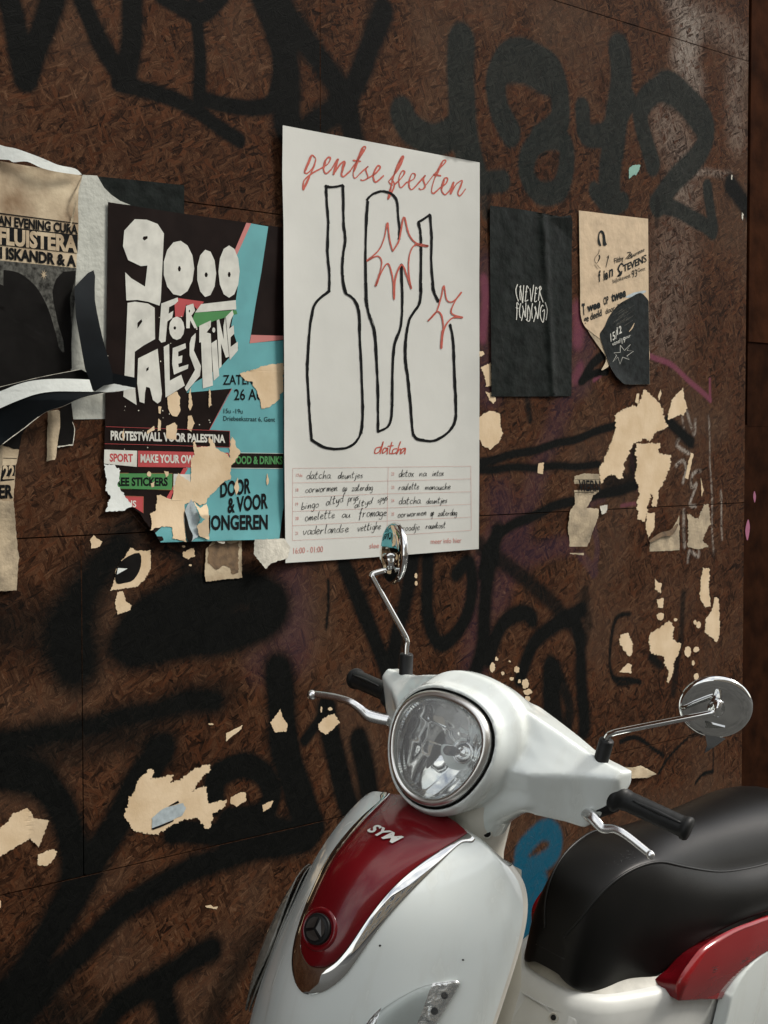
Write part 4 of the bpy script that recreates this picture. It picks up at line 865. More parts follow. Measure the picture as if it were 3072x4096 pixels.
hb = empty('hanging_strip', at_px(265, 1790), 'black paper tatter hanging beside the narrow beige strip', 'paper strip')
sheet('paper', [jag(ZG((660, 1205), (790, 1130), (802, 1350), (826, 1440), (806, 1602), (640, 1622), (668, 1400)), 1.2, 9, 19)], M['black_print'], hb, .0022, lambda a, b_: .001, 20)
strokes('torn_edge', [(ZG((640, 1625), (720, 1612), (806, 1600)), [6, 3, 6]), (ZG((806, 1600), (826, 1440), (802, 1350)), 2.5)], M['cream_pale'], hb, .0035, .4, 5)

# ------------------------------------------------------------------ loose paper scraps on the boards
def scrap(label, pts, mat='cream', amp=2.6, step=5.0, off=.0009, group=None, lift=None, cat='paper scrap', name='paper_scrap'):
    c = np.mean(np.array(pts), axis=0)
    o = empty(name, at_px(c[0], c[1]), label, cat, group)
    sheet('paper', [jag(pts, amp, step * .62, int(c[0] * 7 + c[1]), .75)], M[mat], o, off, lift, 22)
    return o
scrap('largest jagged cream paper scrap below the tan flyer, upper half', ZR((810, 430), (870, 390), (930, 380), (975, 290), (1040, 350), (1075, 400), (1080, 450), (1105, 500), (1040, 525), (1000, 575), (965, 560), (910, 595), (860, 700), (850, 780), (835, 790), (780, 760), (725, 820), (720, 720), (760, 660), (790, 560), (810, 520)), amp=4)
scrap('long cream paper scrap tapering downward under the largest jagged one', ZR((930, 590), (1060, 590), (1050, 640), (1120, 660), (1115, 720), (1080, 800), (1050, 860), (1040, 940), (1020, 945), (1010, 870), (990, 950), (970, 1030), (935, 1010), (930, 930), (945, 860), (920, 780), (930, 700), (920, 640)), amp=4, off=.0012)
scrap('narrow cream point of paper hanging under the long tapering scrap', ZR((985, 980), (1030, 975), (1025, 1060), (990, 1120), (980, 1050)))
scrap('ragged cream scrap beside the largest one, under the pink line', ZR((1120, 350), (1185, 280), (1195, 340), (1210, 390), (1190, 440), (1170, 430), (1100, 460)))
scrap('sliver of cream paper left of the largest scrap top', ZR((930, 312), (942, 310), (938, 370), (920, 360)), amp=1.2)
scrap('sliver of cream paper right of the largest scrap top', ZR((1060, 288), (1068, 310), (1052, 350), (1046, 330)), amp=1.2)
scrap('rounded oval cream paper scrap touching the tall white poster edge', ZR((52, 440), (110, 405), (165, 420), (170, 500), (185, 530), (165, 580), (110, 625), (70, 600), (50, 560), (48, 490)), amp=2.5)
scrap('upright cream scrap between the tall poster and the black flyer', ZR((60, 170), (115, 140), (124, 270), (90, 275), (80, 210)), amp=2.5)
scrap('tiny cream chip above the upright scrap by the black flyer', ZR((52, 78), (70, 76), (82, 92), (54, 108)), amp=1.2)
scrap('small cream scrap under the lower left corner of the black flyer', ZR((85, 300), (105, 308), (122, 300), (145, 345), (130, 370), (110, 350)), amp=1.6)
scrap('small upright cream scrap on the black sprayed lines', ZR((380, 700), (410, 696), (406, 760), (375, 755)), amp=1.6)
va = scrap('dun paper strip with bold letters below the sprayed lines', ZR((580, 775), (640, 755), (720, 760), (718, 860), (685, 880), (650, 950), (718, 952), (715, 990), (660, 1150), (630, 1212), (558, 1205), (545, 1060), (560, 960), (582, 930)), 'dun', 1.8, 7, lift=lambda a, b_: .001 + .002 * math.sin(b_ / 40.0), cat='poster remnant', name='poster_remnant')
texts('bold_text', [TX(ZR, 'VIERN', 604, 853, 726, 856, 58, bold=.03)], M['ink'], va, .0040)
strokes('rule_line', [(ZR((582, 862), (690, 862)), 2.2), (ZR((582, 792), (720, 790)), 1.5)], M['ink'], va, .0040, n=1)
scrap('little curled pale scrap right of the dun lettered strip', ZR((722, 940), (765, 930), (760, 975), (735, 988)), 'cream_pale', 1.5, off=.005)
t12 = scrap('beige paper with a dark rolled upper edge under the big scraps', ZR((1000, 1130), (1060, 1105), (1130, 1060), (1165, 990), (1168, 1185), (1000, 1190)), 'dun', 1.5, 8)
strokes('rolled_edge', [(ZR((1002, 1135), (1065, 1098), (1120, 1085), (1155, 1040)), [10, 18, 22, 8])], M['glue'], t12, .006)
scrap('torn dun paper beside the chalk marks', ZR((1210, 980), (1270, 1010), (1300, 930), (1330, 930), (1338, 1040), (1290, 1130), (1332, 1165), (1270, 1180), (1215, 1170)), 'dun', 3)
scrap('narrow cream strip among the white chalk squiggles', ZR((1230, 640), (1243, 650), (1215, 790), (1195, 780)), amp=1.3)
scrap('thin cream shard right of the white chalk squiggles', ZR((1285, 780), (1300, 850), (1290, 885)), amp=1.2)
scrap('tall cream strip near the timber, upper of two', ZS((1295, 100), (1335, 105), (1330, 200), (1340, 310), (1310, 322), (1280, 270), (1282, 200)))
scrap('forked cream strip near the timber, lower of two', ZS((1365, 262), (1385, 270), (1390, 400), (1390, 470), (1375, 515), (1310, 460), (1310, 390), (1335, 350), (1350, 320)))
scrap('broad cream scrap ending in a point above the round mirror', ZS((1030, 450), (1110, 395), (1135, 430), (1130, 500), (1175, 520), (1170, 560), (1145, 600), (1130, 690), (1105, 740), (1095, 730), (1110, 680), (1085, 640), (1080, 590), (1010, 575), (995, 520), (1000, 470)), amp=3.5)
scrap('small ragged cream scrap, topmost of the column above the broad one', ZS((1030, 155), (1048, 180), (1068, 190), (1060, 240), (1030, 220)), amp=2.2)
scrap('small cream square, second in the column above the broad one', ZS((1040, 275), (1080, 265), (1075, 325), (1045, 320)), amp=2)
scrap('round cream dot of paper just above the broad one', ZS(*ell((1060, 370), 20, 22, 9)), amp=1.5)
scrap('ragged cream scrap left of the broad one', ZS((840, 470), (880, 460), (905, 520), (900, 590), (880, 590), (850, 550), (830, 510)), amp=2.8)
scrap('low cream wedge of paper beneath the ragged scrap', ZS((880, 630), (900, 640), (895, 685), (830, 680)), amp=1.8)
FL = 'tiny cream paper flecks on the boards'
for c, rx, ry in ((ZS((1213, 566))[0], 14, 22), (ZS((1260, 555))[0], 13, 11), (ZS((1243, 630))[0], 7, 11), (ZS((1260, 705))[0], 10, 15), (ZS((1253, 403))[0], 7, 10), (ZS((1272, 416))[0], 10, 14), (ZS((1145, 388))[0], 7, 7)):
    scrap('tiny cream paper fleck around the broad scrap above the round mirror', ell(c, rx, ry, 8), amp=1.4, step=4, group=FL)
for (a, b_), rx, ry in (((125, 655), 11, 20), ((148, 605), 6, 10), ((260, 665), 11, 14), ((183, 688), 6, 7), ((232, 717), 8, 6), ((275, 730), 7, 9), ((308, 745), 14, 20), ((322, 790), 18, 12), ((320, 830), 12, 13), ((222, 620), 5, 5)):
    scrap('tiny cream paper fleck clustered just above the headlight hood', ell(ZS((a, b_))[0], rx, ry, 8), amp=1.8, step=4, group=FL)
c1 = scrap('big ragged cream scrap with a bluish strip on it, lower left', ZM((760, 310), (830, 240), (855, 260), (830, 300), (890, 290), (960, 275), (945, 320), (1000, 300), (1080, 240), (1160, 215), (1165, 250), (1110, 300), (1060, 370), (1110, 340), (1140, 340), (1150, 430), (1180, 430), (1250, 410), (1250, 450), (1180, 490), (1165, 560), (1140, 575), (1090, 510), (1000, 530), (920, 570), (870, 605), (740, 590), (715, 540), (680, 500), (710, 450), (710, 400), (740, 380)), amp=4)
sheet('bluish_strip', [jag(ZM((840, 515), (900, 462), (1010, 432), (1026, 460), (1010, 500), (900, 548), (840, 572)), 1.2, 7, 3)], M['blue_white'], c1, .0014)
sheet('dark_strip', [ZM((930, 450), (985, 418), (992, 430), (960, 442)), ZM((838, 572), (900, 549), (960, 525), (960, 532), (900, 560), (845, 580))], M['ink'], c1, .0017)
scrap('small cream scrap inside the sprayed black ring', ZM((1275, 400), (1330, 370), (1360, 375), (1360, 420), (1310, 450), (1275, 435)), amp=2)
scrap('small slanted cream scrap on the right rim of the sprayed ring', ZM((1450, 440), (1510, 420), (1500, 455), (1455, 480)), amp=2)
scrap('cream scrap folded at its right end, at the left picture edge', ZM((-40, 600), (40, 540), (70, 490), (150, 460), (175, 480), (182, 515), (270, 530), (215, 675), (170, 630), (110, 660), (0, 730), (-40, 740)), amp=2.5, lift=lambda a, b_: .0005 + .006 * max(0, (a - 120) / 75.0))
scrap('small ragged cream scrap under the folded one at left', ZM((210, 720), (290, 685), (320, 700), (300, 740), (260, 780), (210, 775)), amp=2.5)
scrap('tiny cream shred cut by the left picture edge', ZM((-12, 960), (6, 975), (4, 1010), (-12, 1010)), amp=1)
scrap('small cream scrap below the torn corner of the teal poster', ZL((500, 220), (520, 195), (565, 230), (550, 260), (505, 270)), amp=2)
c8 = scrap('cream paper ring with a black centre under the teal poster', ZL((720, 262), (760, 280), (830, 278), (835, 380), (800, 440), (760, 480), (690, 490), (610, 500), (635, 440), (640, 390), (690, 310)), amp=2.6)
sheet('black_centre', [smooth(ZL((770, 292), (778, 370), (740, 440), (690, 458), (645, 460), (640, 400), (680, 330)), 3, True)], M['black_print'], c8, .0013)
sheet('white_sliver', [ZL((652, 376), (706, 379), (646, 412))], M['white_back'], c8, .0016)
scrap('lone cream scrap under the cream paper ring', ZL((650, 510), (680, 505), (695, 560), (730, 580), (720, 610), (650, 635), (635, 570)), amp=2)
scrap('small cream scrap below the teal poster, beside the glue stained paper', ZL((1010, 290), (1070, 265), (1080, 310), (1040, 325), (1015, 315)), amp=2)
scrap('tiny cream dot below the teal poster bottom edge', ell(ZL((1015, 257))[0], 7, 5, 8), amp=1, step=4, group=FL)
scrap('tiny cream crumb under the small scrap below the teal poster', ell(ZL((1053, 360))[0], 6, 4, 8), amp=1, step=4, group=FL)
c11 = scrap('glue stained beige paper hanging under the teal poster', ZL((1140, 270), (1190, 215), (1335, 215), (1338, 430), (1140, 450), (1130, 400)), 'tan', 1.3, 8, lift=lambda a, b_: .002)
sheet('glue_stain', [jag(ZL((1150, 265), (1200, 230), (1280, 240), (1320, 230), (1318, 400), (1285, 410), (1275, 375), (1240, 360), (1200, 385), (1150, 345)), 3, 6, 5)], M['glue'], c11, .0034)
sheet('pale_curl', [smooth(ZL((1195, 205), (1215, 198), (1242, 225), (1238, 242), (1200, 230)), 3, True)], M['cream_pale'], c11, .010)
scrap('pale grey torn paper between the teal and tall white posters', ZL((1408, 220), (1570, 212), (1605, 260), (1590, 320), (1500, 350), (1470, 382), (1405, 300)), 'cream_pale', 1.4, 8, lift=lambda a, b_: .006 + .006 * math.sin(a / 40.0), off=.012)
scrap('slanted cream shard above the scooter brake lever, left of two scraps', ZL((1250, 1290), (1340, 1245), (1335, 1265), (1250, 1335)), amp=1.6)
scrap('drop shaped cream scrap on the sprayed upright', ZL((1495, 1230), (1530, 1190), (1550, 1155), (1560, 1195), (1590, 1240), (1585, 1280), (1520, 1285)), amp=2)
scrap('ragged cream scrap just under the far brake lever', ZV((135, 1560), (180, 1510), (250, 1480), (290, 1550), (240, 1600), (190, 1640), (140, 1600)), amp=2.6)
for a, b_, rx, ry in ((158, 1453, 4, 13), (222, 1449, 10, 7)):
    scrap('tiny cream paper fleck above the scrap under the far lever', ell(ZV((a, b_))[0], rx, ry, 7), amp=1.2, step=4, group=FL)
for a, b_, rx, ry in ((855, 465, 6, 11), (857, 522, 6, 9)):
    scrap('tiny cream paper fleck beside the far round mirror', ell(ZV((a, b_))[0], rx, ry, 7), amp=1, step=4, group=FL)
scrap('small orange cream fleck below the long sprayed line', ell(ZL((1166, 1239))[0], 11, 4, 8), amp=1, step=4)
scrap('short row of cream crumbs beside the scooter front', ZM((1135, 1000), (1165, 995), (1180, 1008), (1208, 1004), (1195, 1020), (1160, 1012), (1140, 1010)), amp=1.2)
scrap('yellowed curled paper scrap behind the near grip', ZU((555, 792), (620, 798), (690, 784), (770, 825), (812, 850), (740, 876), (690, 880), (625, 880)), 'tan', 1.2, 8, lift=lambda a, b_: .008 + .006 * math.sin(a / 22.0))
scrap('sea green paper scrap near the painted digits', Z3((890, 930), (910, 915), (955, 908), (945, 940), (930, 970), (918, 965), (890, 990)), 'scrap_green', 1.2)
scrap('narrow cream sliver beside the tan flyer right edge', ZN((1446, 1240), (1450, 1330), (1441, 1440), (1438, 1400)), amp=.6)
scrap('small pale fleck below the painted dot', Z3((1515, 1175), (1524, 1185), (1520, 1222), (1513, 1205)), 'cream_pale', .8)
scrap('small pale fleck above the painted dot', Z3((1456, 965), (1462, 968), (1460, 995), (1455, 990)), 'cream_pale', .6)

# ================================================================== scooter
# Local axes of the scooter: x forward, y towards the rider's left (the street), z up; numbers are read from a
# point between the mirror stalks (H); the whole machine leans over on its side stand.
H0 = np.array([-.463, -.694, .992])
PSI, LEAN = .05, .236
_f = np.array([-math.cos(PSI), -math.sin(PSI), 0]); _ly = np.array([math.sin(PSI), -math.cos(PSI), 0]); _z = np.array([0, 0, 1.0])
_u = _z * math.cos(LEAN) + _ly * math.sin(LEAN); _l = _ly * math.cos(LEAN) - _z * math.sin(LEAN)
HZ = H0[2] / _u[2]
SB = H0 - _u * HZ
scoot = empty('parked_scooter', SB, 'white and dark red scooter with black seat leaning on its stand before the hoarding', 'scooter')
scoot.matrix_world = Matrix(((_f[0], _l[0], _u[0], SB[0]), (_f[1], _l[1], _u[1], SB[1]), (_f[2], _l[2], _u[2], SB[2]), (0, 0, 0, 1)))
UPV = Vector((0, 0, HZ))

M['white'] = pmat('white scooter paint', (.69, .745, .725), .15, noise=.018, scale=7, coat=.6, col2=(.655, .71, .69))
def dirty(m, scale, amt):
    nt = m.node_tree; n, l = nt.nodes, nt.links; b = n['Principled BSDF']
    src = b.inputs['Base Color'].links[0].from_socket
    tc = n.new('ShaderNodeTexCoord'); mp = n.new('ShaderNodeMapping'); mp.inputs['Scale'].default_value = (scale, scale, scale * .12)
    l.new(tc.outputs['Object'], mp.inputs['Vector'])
    t = n.new('ShaderNodeTexNoise'); t.inputs['Scale'].default_value = 1.0; t.inputs['Detail'].default_value = 6; l.new(mp.outputs[0], t.inputs['Vector'])
    r = n.new('ShaderNodeMapRange'); r.inputs[1].default_value = .52; r.inputs[2].default_value = .75; r.inputs[4].default_value = amt; l.new(t.outputs['Fac'], r.inputs[0])
    mx = n.new('ShaderNodeMix'); mx.data_type = 'RGBA'; mx.inputs[7].default_value = (.42, .40, .32, 1)
    l.new(r.outputs[0], mx.inputs[0]); l.new(src, mx.inputs[6]); l.new(mx.outputs[2], b.inputs['Base Color'])
    r2 = n.new('ShaderNodeMapRange'); r2.inputs[3].default_value = b.inputs['Roughness'].default_value; r2.inputs[4].default_value = b.inputs['Roughness'].default_value + .22
    r2.inputs[1].default_value = .45; r2.inputs[2].default_value = .75; l.new(t.outputs['Fac'], r2.inputs[0]); l.new(r2.outputs[0], b.inputs['Roughness'])
dirty(M['white'], 28.0, .22)
M['cream_plastic'] = pmat('yellowed white plastic', (.60, .585, .52), .38, noise=.06, scale=18)
M['white_soft'] = pmat('dull white plastic', (.60, .615, .585), .42, noise=.05, scale=14)
M['collar'] = pmat('grimy white plastic', (.43, .425, .375), .45, noise=.12, scale=40)
M['red'] = pmat('dark red candy paint', (.125, .0028, .006), .22, noise=.05, scale=4, coat=.35, spec=.3)
M['red_bright'] = pmat('bright red candy paint', (.24, .006, .008), .18, noise=.05, scale=4, coat=.5, spec=.4)
M['chrome'] = pmat('chrome', (.70, .71, .70), .035, 1.0, noise=.01)
M['lamp_silver'] = pmat('bright lamp silver', (.88, .89, .88), .22, .85, noise=.2, scale=60, bump=1.0, bscale=75)
M['reflector'] = pmat('lamp reflector', (.95, .96, .95), .05, .86, noise=.01)
M['satin'] = pmat('satin silver', (.72, .72, .69), .30, 1.0, noise=.02)
M['alu'] = pmat('polished aluminium', (.72, .73, .73), .24, 1.0, noise=.05, scale=60)
M['rubber'] = pmat('black rubber', (.013, .014, .014), .48, noise=.15, scale=60, bump=.05, spec=0.22)
M['dark_plastic'] = pmat('dark plastic', (.010, .010, .010), .5, spec=0.2)
M['seat'] = pmat('black vinyl', (.0065, .0065, .0060), .34, noise=.2, scale=12, bump=.12, bscale=900, spec=.18)
M['seat_side'] = pmat('black vinyl side', (.009, .0095, .009), .36, noise=.2, scale=12, bump=.12, bscale=900, spec=0.3)
M['tyre'] = pmat('tyre rubber', (.016, .016, .016), .8)
M['emblem_steel'] = pmat('emblem steel', (.13, .13, .125), .28, .8)
M['wht_letter'] = pmat('pale badge letters', (.62, .62, .58), .35, noise=.02)
M['amber'] = pmat('amber bulb', (.60, .17, .02), .2, noise=.02)
M['scuff'] = pmat('grey scuff', (.07, .075, .072), .5, noise=.5, scale=300)
def glass_mat(name, tint=(.96, .98, .98), haze=.20):
    m, nt, b = new_mat(name)
    n, l = nt.nodes, nt.links
    tr = n.new('ShaderNodeBsdfTransparent'); tr.inputs['Color'].default_value = (*tint, 1)
    gl_ = n.new('ShaderNodeBsdfGlossy'); gl_.inputs['Roughness'].default_value = .02
    fr = n.new('ShaderNodeFresnel'); fr.inputs['IOR'].default_value = 1.5
    mx = n.new('ShaderNodeMixShader')
    df = n.new('ShaderNodeBsdfDiffuse'); df.inputs['Color'].default_value = (.8, .82, .82, 1)
    m0 = n.new('ShaderNodeMixShader'); m0.inputs[0].default_value = haze; l.new(tr.outputs[0], m0.inputs[1]); l.new(df.outputs[0], m0.inputs[2])
    l.new(fr.outputs[0], mx.inputs[0]); l.new(m0.outputs[0], mx.inputs[1]); l.new(gl_.outputs[0], mx.inputs[2])
    l.new(mx.outputs[0], nt.nodes['Material Output'].inputs['Surface'])
    return m
M['glass'] = glass_mat('clear lamp glass')
M['glass_clear'] = glass_mat('clear indicator glass', haze=.05)

def sob(name, bm, mat, parent=None, sm=True, recalc=True):
    return bm_obj(name, bm, mat, parent or scoot, sm, UPV, recalc)
def loft(bm, rings, caps=(True, True), closed=True):
    vr = [[bm.verts.new(Vector(p)) for p in r] for r in rings]
    n = len(vr[0])
    for a, b_ in zip(vr[:-1], vr[1:]):
        for i in range(n if closed else n - 1):
            j = (i + 1) % n
            try: bm.faces.new((a[i], a[j], b_[j], b_[i]))
            except ValueError: pass
    if closed:
        if caps[0]: bm.faces.new(vr[0])
        if caps[1]: bm.faces.new(vr[-1][::-1])
    return vr
def tube(bm, pts, r, seg=12, n=6, sm=True, caps=(True, True)):
    p = smooth(pts, n) if (sm and len(pts) > 2) else [tuple(q) for q in pts]
    P = [Vector(q) for q in p]; rings = []
    up = Vector((0, 0, 1)); prev = None
    rad = list(np.interp(np.linspace(0, 1, len(P)), np.linspace(0, 1, len(r)), r)) if isinstance(r, (list, tuple)) else [r] * len(P)
    for i, q in enumerate(P):
        d = (P[min(i + 1, len(P) - 1)] - P[max(i - 1, 0)]).normalized()
        if prev is None:
            a = d.cross(up if abs(d.dot(up)) < .9 else Vector((1, 0, 0))).normalized()
        else:
            a = (prev - d * prev.dot(d)).normalized()
        prev = a; b_ = d.cross(a)
        rings.append([q + (a * math.cos(t) + b_ * math.sin(t)) * rad[i] for t in [2 * math.pi * k / seg for k in range(seg)]])
    loft(bm, rings, caps)
def lathe(bm, base, axis, prof, seg=32, ref=(0, 0, 1), ecc=1.0):
    ax = Vector(axis).normalized(); a = ax.cross(Vector(ref)).normalized(); b_ = ax.cross(a); B = Vector(base)
    rings = [[B + ax * h + (a * math.cos(t) + b_ * math.sin(t) * ecc) * max(r, 1e-4) for t in [2 * math.pi * k / seg for k in range(seg)]] for r, h in prof]
    loft(bm, rings, (True, True))
def catmull3(pts, n): return smooth(pts, n)
def flat_obj(name, rings, mat, parent=None, caps=(True, True), closed=True, sm=True, sub=0, recalc=True):
    bm = bmesh.new(); loft(bm, rings, caps, closed)
    o = sob(name, bm, mat, parent, sm, recalc)
    if sub:
        md = o.modifiers.new('sub', 'SUBSURF'); md.levels = sub; md.render_levels = sub
    return o
def bake_remesh(name, bms, mat, voxel, it, fac=.5, parent=None):
    """several closed shells merged into one smooth skin"""
    me = bpy.data.meshes.new('tmp'); big = bmesh.new()
    for b_ in bms:
        bmesh.ops.recalc_face_normals(b_, faces=b_.faces)
        t = bpy.data.meshes.new('t'); b_.to_mesh(t); b_.free(); big.from_mesh(t); bpy.data.meshes.remove(t)
    big.to_mesh(me); big.free()
    ob = bpy.data.objects.new('tmp', me); COL.objects.link(ob)
    r = ob.modifiers.new('r', 'REMESH'); r.mode = 'VOXEL'; r.voxel_size = voxel
    s_ = ob.modifiers.new('s', 'SMOOTH'); s_.factor = fac; s_.iterations = it
    dg = bpy.context.evaluated_depsgraph_get()
    out = bpy.data.meshes.new_from_object(ob.evaluated_get(dg))
    bpy.data.objects.remove(ob)
    n = len(out.vertices); co = np.zeros(n * 3); out.vertices.foreach_get('co', co); co = co.reshape(-1, 3); co[:, 2] += HZ
    out.vertices.foreach_set('co', co.ravel()); out.update()
    out.materials.clear()
    out.name = name
    return link_mesh(name, out, mat, parent or scoot, True)

# ---- headlight frame
HLY, HLP = .087, .26
Nv = np.array([math.cos(HLY) * math.cos(HLP), math.sin(HLY) * math.cos(HLP), math.sin(HLP)])
EY = np.array([-math.sin(HLY), math.cos(HLY), 0]); EZ = np.cross(Nv, EY)
HC = np.array([.136, 0, -.030])
def hl_r(t): return .0863 + .003 * math.cos(t) + .0003 * math.cos(2 * t) - .0036 * math.cos(3 * t) - .0012 * math.cos(4 * t)
SEG = 64
def hl_ring(k, d, inset=0.0):
    out = []
    for i in range(SEG):
        t = 2 * math.pi * i / SEG
        r = hl_r(t) * k - inset
        out.append(tuple(HC + EY * (r * math.sin(t)) + EZ * (r * math.cos(t)) + Nv * d))
    return out
def v_ring(x, zc, ky, kz, pit=0.0, flat=0.0):
    out = []
    for i in range(SEG):
        t = 2 * math.pi * i / SEG; r = hl_r(t)
        y, z = r * ky * math.sin(t), r * kz * math.cos(t)
        out.append((x - math.sin(pit) * z, y, zc + z))
    return out
# hood
hood = bmesh.new()
loft(hood, [hl_ring(.97, -.085), hl_ring(1.0, -.02), hl_ring(1.035, .002), hl_ring(1.065, .0055), hl_ring(1.105, .001), hl_ring(1.165, -.016), v_ring(.083, -.026, 1.21, 1.22, .14), v_ring(.055, -.028, 1.19, 1.21, .08), v_ring(.02, -.032, 1.10, 1.12, .02), v_ring(-.02, -.040, .96, .98), v_ring(-.055, -.048, .76, .78), v_ring(-.075, -.055, .45, .5)])
def arm_rings(sg):
    st = [(.0, (.02, .03), (.03, -.03), (.02, -.10), (-.03, -.11), (-.07, -.04), (-.04, .03)),
          (.05, (.06, .055), (.082, -.030), (.074, -.100), (-.02, -.105), (-.06, -.03), (-.03, .035)),
          (.09, (.050, .048), (.098, -.034), (.078, -.096), (-.02, -.098), (-.055, -.03), (-.03, .026)),
          (.13, (.032, .032), (.084, -.030), (.050, -.099), (-.02, -.097), (-.050, -.03), (-.03, .016)),
          (.17, (.014, .015), (.050, -.021), (.020, -.101), (-.02, -.098), (-.045, -.03), (-.03, .004)),
          (.195, (.010, .008), (.033, -.014), (.010, -.102), (-.022, -.098), (-.042, -.03), (-.03, .001)),
          (.214, (.006, .006), (.023, -.011), (.005, -.076), (-.018, -.074), (-.036, -.025), (-.029, .001)),
          (.236, (.002, .003), (.012, -.008), (.000, -.030), (-.016, -.036), (-.032, -.02), (-.027, .0))]
    out = []
    for y, *ps in st:
        P = []
        for (x0, z0), (x1, z1) in zip(ps, ps[1:] + ps[:1]):
            for k in range(3): P.append((x0 + (x1 - x0) * k / 3, y * sg, z0 + (z1 - z0) * k / 3))
        out.append(P)
    return out
def ell_ring(x, y, z, rx, ry, n=28, p=2.4, tilt=0.0):
    out = []
    for i in range(n):
        t = 2 * math.pi * i / n; c, s_ = math.cos(t), math.sin(t)
        a = rx * math.copysign(abs(c) ** (2 / p), c); b_ = ry * math.copysign(abs(s_) ** (2 / p), s_)
        out.append((x + a, y + b_, z - a * tilt))
    return out
throat = bmesh.new()
loft(throat, [ell_ring(.040, 0, -.04, .050, .150), ell_ring(.044, 0, -.085, .050, .135), ell_ring(.047, 0, -.108, .050, .108), ell_ring(.047, 0, -.130, .050, .086), ell_ring(.045, 0, -.160, .048, .074)])
arms = bmesh.new()
loft(arms, [r for r in reversed(arm_rings(-1))] + arm_rings(1)[1:])
headset = bake_remesh('headset_cover', [hood, arms, throat], M['white'], .0030, 14, .5)
# headlight: dark gap, silver bezel, reflector, glass
flat_obj('lamp_gap', [hl_ring(1.04, .0015), hl_ring(1.00, -.003), hl_ring(.97, -.012)], M['rubber'], None, (False, False))
hlamp = flat_obj('headlight', [hl_ring(1.0, -.004), hl_ring(1.0, .003), hl_ring(.985, .0095), hl_ring(.965, .0135), hl_ring(.93, .0155), hl_ring(.885, .0150), hl_ring(.862, .0115), hl_ring(.852, .003), hl_ring(.848, -.006)], M['satin'], None, (False, False))
rb_ = bmesh.new(); NR, NA = 26, 180; rows = []
def tri(x): return abs((x % 1.0) - .5) * 2
for i in range(NR + 1):
    k = .03 + .79 * i / NR; row = []
    for j in range(NA):
        t = 2 * math.pi * j / NA; r = hl_r(t) * k; u, v = r * math.sin(t), r * math.cos(t)
        d = -.066 + .060 * (k / .80) ** 1.7
        amp = min(1.0, k * 3) * (1 - (k / .81) ** 8)
        d += amp * .0011 * (1 - tri(u / .021 + .2) ** 2)                      # upright flutes
        if v > .0: d += amp * .0013 * (1 - tri(v / .030) ** 2)                 # upper half in tiles
        else: d += amp * .0010 * (1 - tri((u * .8 + v) / .05) ** 2)
        row.append(tuple(HC + EY * u + EZ * v + Nv * d))
    rows.append(row)
loft(rb_, rows, (True, False))
sob('reflector', rb_, M['reflector'], hlamp, True, False)
# ribbed ring between reflector and glass
rib = bmesh.new(); rings = []
for k, d in ((.850, .007), (.822, .002), (.775, -.005)):
    rings.append([tuple(HC + EY * ((hl_r(t) * k + .0009 * (i % 2)) * math.sin(t)) + EZ * ((hl_r(t) * k + .0011 * (i % 2)) * math.cos(t)) + Nv * (d + .0015 * (i % 2))) for i, t in enumerate([2 * math.pi * q / 220 for q in range(220)])])
loft(rib, rings, (False, False)); sob('ribbed_ring', rib, M['chrome'], hlamp, False, False)
bm = bmesh.new(); lathe(bm, HC + Nv * -.055, Nv, [(.005, 0), (.0075, .006), (.0075, .030), (.006, .033), (.0, .033)], 20); sob('bulb_shield', bm, M['dark_plastic'], hlamp)
bm = bmesh.new(); lathe(bm, HC + EY * .016 + EZ * .004 + Nv * -.050, Nv, [(.017, .0), (.017, .008), (.013, .008), (.013, .003), (.008, .003), (.008, .010), (.005, .010), (.0, .014)], 28); sob('lamp_cup', bm, M['chrome'], hlamp)
flat_obj('lamp_glass', [hl_ring(.862, .008), hl_ring(.84, .0125), hl_ring(.74, .017), hl_ring(.57, .0225), hl_ring(.33, .0265), hl_ring(.1, .028)], M['glass'], hlamp, (False, True))

# ---- neck under the headset
flat_obj('steering_neck', [ell_ring(.055, 0, -.085, .062, .088, p=2.2), ell_ring(.050, 0, -.115, .058, .082), ell_ring(.045, 0, -.15, .055, .076), ell_ring(.035, 0, -.20, .058, .070), ell_ring(.02, 0, -.26, .06, .07)], M['cream_plastic'])
bm = bmesh.new(); lathe(bm, (.066, .066, -.150), (.75, .65, .1), [(.0085, -.010), (.0085, .0065), (.0065, .007), (.0062, .004), (.0, .0035)], 20); sob('screw_recess', bm, M['cream_plastic'])
bm = bmesh.new(); lathe(bm, (.0665, .0665, -.150), (.75, .65, .1), [(.0055, -.005), (.0055, .0065), (.0, .0066)], 14); sob('screw', bm, M['dark_plastic'])
flat_obj('neck_shield', [[(.012, y, -.10), (-.002, y, -.10), (.008, y, -.28), (.03, y, -.28)] for y in (-.062, .062)], M['cream_plastic'], sm=False)

